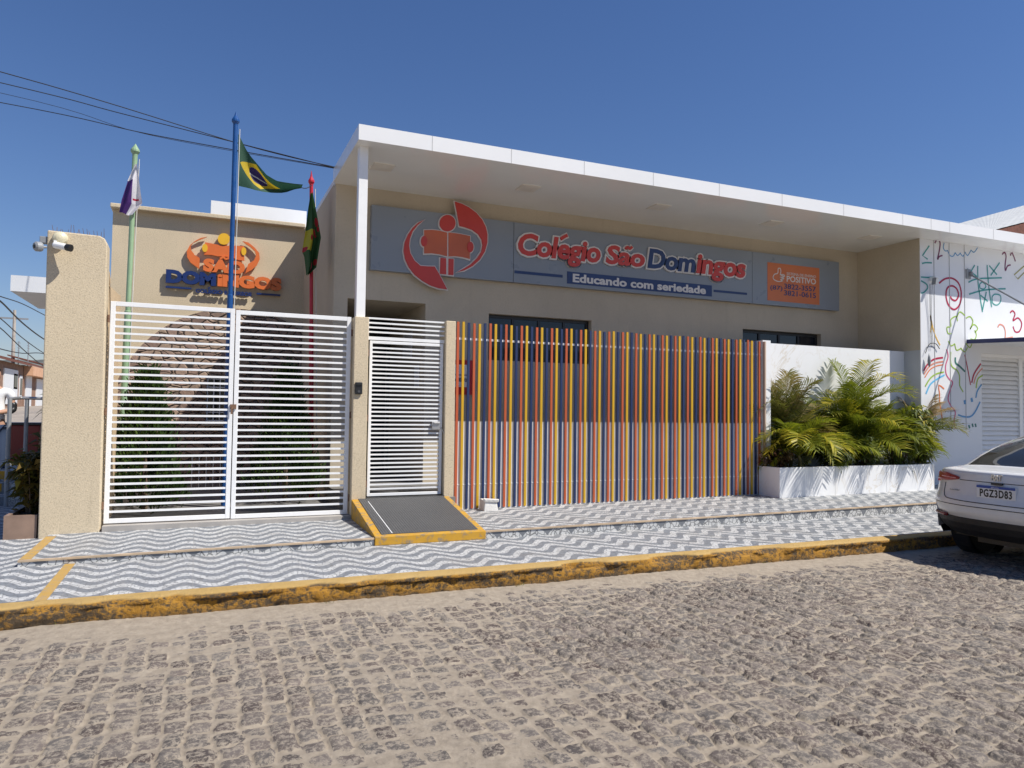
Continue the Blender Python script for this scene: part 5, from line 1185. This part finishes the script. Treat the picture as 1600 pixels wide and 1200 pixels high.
    lettering('plate_lettering', 'PGZ3D83', -(b-.035), -(a+.035), .699, .780, px-.0054, MT['black'], pp, .0012, bold=.035, axis='X', spacing=1.12)
    lettering('plate_lettering', 'BRASIL', -(4.93), -(4.85), .792, .805, px-.0062, MT['platewhite'], pp, .001, bold=.0, axis='X')
    bxx = rear(0, .90).x
    lettering('badge', 'FIAT', -(4.955), -(4.845), .868, .93, bxx-.012, MT['chrome'], t, .014, bold=.03, axis='X', spacing=.92)
    sx_ = rear(.55, .73).x; lettering('script', 'FASTBACK', -(5.405), -(5.25), .728, .742, sx_-.004, MT['grey'], t, .005, bold=.02, axis='X', spacing=1.3)
    bx('boot_handle', (px-.01, 4.83, .828), (px+.03, 4.93, .845), MT['black'], t)
    # mirrors, aerial, wiper
    for sgn in (-1, 1):
        m = MB(); m.hexa([(10.15, CY+sgn*.82, .93), (10.30, CY+sgn*.82, .93), (10.28, CY+sgn*1.0, .94), (10.18, CY+sgn*1.0, .94), (10.15, CY+sgn*.82, 1.03), (10.30, CY+sgn*.82, 1.02), (10.28, CY+sgn*1.0, 1.05), (10.18, CY+sgn*1.0, 1.06)]); m.build('mirror', MT['carwhite'], t, bevel=.02)
    MB().hexa([(8.9, CY-.025, 1.36), (9.08, CY-.02, 1.38), (9.08, CY+.02, 1.38), (8.9, CY+.025, 1.36), (8.9, CY-.008, 1.44), (8.95, CY-.006, 1.44), (8.95, CY+.006, 1.44), (8.9, CY+.008, 1.44)]).build('aerial', MT['carwhite'], t)
car()

# ================================================================ LEFT SIDE: railing, person, planter, houses
bxp = thing('tiled_planter', 'low brown wood-look tiled planter box left of the corner pillar', 'planter', (-1.6, 9.4, .16))
m = MB(); m.box((-1.76, 8.80, .13), (-1.475, 8.84, .395)); m.box((-1.76, 8.84, .13), (-1.72, 9.9, .395)); m.box((-1.72, 9.86, .13), (-1.475, 9.9, .395)); m.build('box', MT['browntile'], bxp); bx('soil', (-1.72, 8.84, .13), (-1.475, 9.86, .36), MT['soil'], bxp)
leafy('croton_plant', 'bronze and yellow croton bush in the brown tiled planter', 'plant', (-1.60, 9.25, .36), .62, .30, 460, 'croton', 9, .17, .032, 9, tint=(0, .85))
leafy('croton_plant', 'darker croton bush behind the first one in the tiled planter', 'plant', (-1.62, 9.65, .36), .75, .26, 320, 'croton', 19, .16, .03, 8, tint=(0, .6))
leafy('potted_shrub', 'dark green shrub beside the steps, half hidden by the corner pillar', 'shrub', (-1.85, 12.75, .55), 1.25, .34, 420, 'darkleaf', 12, .20, .03, 8, tint=(0, .9))
rl_ = thing('handrail', 'grey tubular handrail beside the side steps', 'railing', (-2.3, 12, .2))
m = MB(); h1_, h2_ = Vector((-2.30, 11.5, 1.585)), Vector((-2.28, 12.6, 1.60))
m.tube([(-2.27, 11.45, 1.59), (-2.27, 12.1, 1.615), (-1.5, 12.15, 1.60)], .022, 8); m.build('rail', MT['steel'], rl_)
for x, y, z in ((-2.27, 11.45, .14), (-2.20, 12.12, .45)):
    MB().tube([(x, y, z), (x, y, 1.6)], .026, 8).build('post', MT['grey'], rl_)
def person():
    t = thing('person', 'person in a white T-shirt, dark arm sleeve and jeans standing by the handrail', 'person', (-2.755, 12.9, .3))
    B = Vector((-2.755, 12.9, .30))
    def skinmesh(name, nodes, edges, m_, root, lv=2, parent=t):
        me = bpy.data.meshes.new(name); me.from_pydata([tuple(Vector(n[:3])+B-wloc(parent)) for n in nodes], edges, []); o = bpy.data.objects.new(name, me); COL.objects.link(o); o.parent = parent
        sk = o.modifiers.new('skin', 'SKIN'); sk.use_smooth_shade = True
        for i, n in enumerate(nodes): me.skin_vertices[0].data[i].radius = (n[3], n[4] if len(n) > 4 else n[3]); me.skin_vertices[0].data[i].use_root = (i == root)
        sb_ = o.modifiers.new('sub', 'SUBSURF'); sb_.levels = lv; sb_.render_levels = lv
        me.materials.append(m_); bpy.context.view_layer.update(); dg = bpy.context.evaluated_depsgraph_get(); m2 = bpy.data.meshes.new_from_object(o.evaluated_get(dg)); o.modifiers.clear(); o.data = m2; m2.name = name
        m2.polygons.foreach_set('use_smooth', [True]*len(m2.polygons)); return o
    n = [(0, 0, .95, .14, .10), (0, 0, 1.10, .125, .095), (0, 0, 1.28, .15, .10), (0, 0, 1.42, .13, .085), (0, 0, 1.50, .055), (0, .0, 1.58, .062, .07), (.015, -.015, 1.66, .078, .092), (0, -.01, 1.74, .06, .07),
         (.19, 0, 1.40, .055), (.25, -.02, 1.14, .043), (.10, -.20, 1.10, .034), (.04, -.25, 1.12, .026), (-.19, 0, 1.40, .055), (-.26, .03, 1.13, .043), (-.22, -.14, .93, .032), (-.20, -.19, .87, .026),
         (.09, 0, .88, .085), (.10, -.01, .48, .062), (.10, .02, .08, .045), (.11, -.13, .04, .036, .028), (-.09, 0, .88, .085), (-.11, .02, .48, .062), (-.12, .05, .08, .045), (-.13, -.09, .04, .036, .028)]
    e = [(0, 1), (1, 2), (2, 3), (3, 4), (4, 5), (5, 6), (6, 7), (3, 8), (8, 9), (9, 10), (10, 11), (3, 12), (12, 13), (13, 14), (14, 15), (0, 16), (16, 17), (17, 18), (18, 19), (0, 20), (20, 21), (21, 22), (22, 23)]
    for hand, d in ((11, Vector((-.06, -.05, .0))), (15, Vector((.02, -.05, -.06)))):
        for f in range(4):
            k = len(n); b = Vector(n[hand][:3]); o = Vector((0, 0, .018*(f-1.5))) if hand == 11 else Vector((.016*(f-1.5), 0, 0)); l = (.8, 1, .95, .75)[f]
            n.append((*(b+d*.5+o), .009)); n.append((*(b+d*(.5+.55*l)+o), .0085)); n.append((*(b+d*(.5+.9*l)+o+Vector((0, .012, -.006))), .007)); e += [(hand, k), (k, k+1), (k+1, k+2)]
        k = len(n); b = Vector(n[hand][:3]); n.append((*(b+d*.25+Vector((.012, .015, .035))), .010)); n.append((*(b+d*.65+Vector((.012, .01, .045))), .008)); e += [(hand, k), (k, k+1)]
    skinmesh('body', n, e, MT['skin'], 0)
    skinmesh('shirt', [(0, 0, .88, .165, .125), (0, 0, 1.08, .155, .12), (0, 0, 1.28, .175, .122), (0, 0, 1.41, .15, .10), (0, 0, 1.475, .075), (.20, 0, 1.405, .075), (.235, -.005, 1.27, .066), (-.20, 0, 1.405, .075), (-.24, .015, 1.25, .066)], [(0, 1), (1, 2), (2, 3), (3, 4), (3, 5), (5, 6), (3, 7), (7, 8)], MT['shirt'], 0)
    skinmesh('arm_sleeve', [(.238, -.01, 1.27, .052), (.25, -.02, 1.135, .054), (.19, -.10, 1.115, .046)], [(0, 1), (1, 2)], MT['black'], 0, 1)
    skinmesh('trousers', [(0, 0, .92, .155, .115), (.09, 0, .85, .10), (.10, -.01, .48, .078), (.105, .02, .09, .065), (-.09, 0, .85, .10), (-.11, .02, .48, .078), (-.125, .05, .09, .065)], [(0, 1), (1, 2), (2, 3), (0, 4), (4, 5), (5, 6)], MT['denim'], 0)
    skinmesh('hair', [(.01, .02, 1.69, .082, .088), (0, .01, 1.76, .068, .08)], [(0, 1)], MT['hair'], 0, 1)
    m = MB(); 
    for sx in (-.03, .03): m.lathe(B+Vector((.015+sx, -.10, 1.675)), (0, -1, 0), [(.009, 0), (.008, .004)], 10)
    m.build('eye', MT['black'], t); m = MB(); m.prism([B+Vector((.005, -.10, 1.672)), B+Vector((.025, -.10, 1.672)), B+Vector((.03, -.10, 1.64)), B+Vector((0, -.10, 1.64))], (0, -.02, 0)); m.box(B+Vector((-.008, -.102, 1.612)), B+Vector((.038, -.095, 1.62))); m.build('nose_and_mouth', MT['skin'], t)
    t.rotation_euler = (0, 0, 0)
person()
# red bin
q = onY(36, 690, 17.5); t = thing('red_bin', 'dark red plastic bin with a black lid beyond the handrail', 'bin', (q.x, 17.5, .16))
m = MB(); x, y = q.x, 17.5; m.hexa([(x-.24, y-.22, .16), (x+.28, y-.22, .16), (x+.28, y+.22, .16), (x-.24, y+.22, .16), (x-.28, y-.26, 1.12), (x+.33, y-.26, 1.12), (x+.33, y+.26, 1.12), (x-.28, y+.26, 1.12)]); m.build('body', MT['redbin'], t, bevel=.02); m = MB(); m.box((x-.36, y-.29, 1.121), (x+.37, y+.29, 1.17)); m.build('lid', MT['black'], t, bevel=.01)
# houses along the side street (fronts facing the street on the right)
HX = -10.0
def house(label, y0, y1, zb, zt_, wallm, openings, roofm='rooftile', trimm=None, band=None):
    t = thing('street_house', label, 'house', (HX-2, (y0+y1)/2, zb), 'small houses along the side street')
    m = MB(); m.box((HX-6, y0, zb-1.5), (HX, y1, zt_)); m.build('wall', wallm, t)
    m = MB(); m.hexa([(HX-3, y0-.1, zt_+.9), (HX+.45, y0-.1, zt_-.02), (HX+.45, y1+.1, zt_-.02), (HX-3, y1+.1, zt_+.9), (HX-3, y0-.1, zt_+1.0), (HX+.45, y0-.1, zt_+.10), (HX+.45, y1+.1, zt_+.10), (HX-3, y1+.1, zt_+1.0)]); m.build('roof', MT[roofm], t)
    for kind, a, b, c, d, mm in openings:
        o = bx(kind, (HX+.002, a, c), (HX+.06, b, d), mm, t)
        if kind == 'window': bx('pane', (HX+.061, a+.12*(b-a), c+.12*(d-c)), (HX+.07, b-.12*(b-a), d-.12*(d-c)), MT['pane'], o)
    if band: o = bx('fascia_band', (HX+.003, y0+.02, band[0]), (HX+.5, y1-.02, band[1]), band[2], t)
    return t
Wp = MT['whitewall']
house('brown fronted house with a white double door and barred window, nearest the corner', 44.5, 53.6, 1.5, 4.0, MT['brownwall'], [('door_surround', 48.6, 52.0, 1.6, 3.62, Wp), ('window', 50.9, 51.9, 2.5, 3.4, MT['grey']), ('window', 52.55, 53.2, 2.0, 3.35, Wp)])
house('house with a peach painted band and pale doors further up the street', 53.8, 64, 1.45, 4.05, MT['brownwall'], [('door', 54.3, 56.0, 1.5, 3.5, Wp), ('door', 57.6, 60.0, 1.5, 3.35, Wp), ('window', 61, 62.4, 2.1, 3.2, Wp)], band=(3.42, 4.0, MT['peachwall']))
house('plain pale house at the far end of the side street', 64.3, 80, 1.6, 4.3, MT['peachwall'], [('door', 66, 67.5, 1.7, 3.7, Wp), ('window', 70, 72, 2.4, 3.5, Wp)])
house('pale plastered house low on the street, left of the brown one', 33, 44.2, 1.1, 4.1, MT['greywall'], [('door', 35, 36.4, 1.1, 3.2, MT['navyedge']), ('window', 39, 40.4, 1.9, 3.1, Wp)])
t = thing('street_house', 'white parapet house standing behind the row, seen over its roofs', 'house', (-14, 58, 1), 'small houses along the side street')
bx('wall', (-20, 50, 1), (-13.2, 62, 5.0), Wp, t); bx('parapet', (-20.1, 49.9, 5.0), (-13.1, 62.1, 5.35), MT['greywall'], t)
# street poles and their cables
for i, (x, y, h, lb) in enumerate(((-12.4, 36, 8.2, 'concrete power pole with cross-arm, nearer one on the side street'), (-13.0, 66, 8.8, 'thin power pole far up the side street'))):
    t = thing('power_pole', lb, 'pole', (x, y, 1)); MB().tube([(x, y, .8), (x, y, h)], [.16, .10], 8).build('post', MT['concrete'], t); bx('cross_arm', (x-.9, y-.06, h-.7), (x+.9, y+.06, h-.58), MT['grey'], t)
for i, (a, b, sag) in enumerate((((0, 470), (69, 530), 4), ((0, 463), (69, 492), -3), ((0, 497), (69, 552), 3), ((0, 512), (69, 573), 2), ((0, 545), (69, 553), 3))):
    P = [onY(a[0]-20, a[1]-8, 27.5), onY(*a, 28), onY((a[0]+b[0])/2, (a[1]+b[1])/2+sag, 33), onY(*b, 38), onY(b[0]+35, b[1]+18, 42)]
    P = [onY(a[0]-900, a[1]-330, 22), onY(a[0]-400, a[1]-150, 25)]+smoothpts(P, 5); m = MB(); m.tube(P, .028 if i == 0 else .018, 5); tag(m.build('street_cable', MT['wire']), ['thick sagging cable over the side street houses', 'cable just under the white slab canopy', 'thin middle cable over the side street', 'lowest slanting cable over the side street', 'nearly level cable just above the house roofs'][i], 'cable', 'cables over the side street')
for i, (px, h) in enumerate(((28, 1.4), (43, 1.6))):
    q = onX(px, 580, -11.0); m = MB(); m.tube([(q.x, q.y, 3.9), (q.x, q.y, 4.4+h)], .03, 5)
    for k in range(4): m.tube([(q.x, q.y-.5+.06*k, 4.0+h-.18*k+.3), (q.x, q.y+.5-.06*k, 4.0+h-.18*k+.3)], .018, 4)
    tag(m.build('roof_aerial', MT['steel']), ['left of two television aerials on the house roofs', 'right of two television aerials on the house roofs'][i], 'aerial')

# weeds at the foot of the kerb
rnd = random.Random(77)
for i, (px, py) in enumerate(((95, 985), (170, 978), (520, 955), (1105, 893), (1215, 886), (820, 920))):
    q = onZ(px, py, 0); f = MB(); f.tint = []
    for k in range(26):
        a = rnd.uniform(0, 2*PI); o = Vector((q.x+rnd.uniform(-.05, .05), KF-.012+rnd.uniform(-.015, .01), -.005)); v = Vector((math.cos(a)*.5, math.sin(a)*.5-.3, rnd.uniform(.2, .8))).normalized()*rnd.uniform(.02, .05); wv = v.cross(Vector((0, 0, 1))).normalized()*.004
        b = len(f.v); f.v += [o-wv, o+wv, o+v]; f.f.append((b, b+1, b+2)); f.mi.append(0); f.tint.append(rnd.random())
    tag(f.build('weed_tuft', MT['shrub'], fixn=False), 'tiny dry weed tuft growing at the foot of the yellow kerb', 'weed', 'weeds along the kerb')
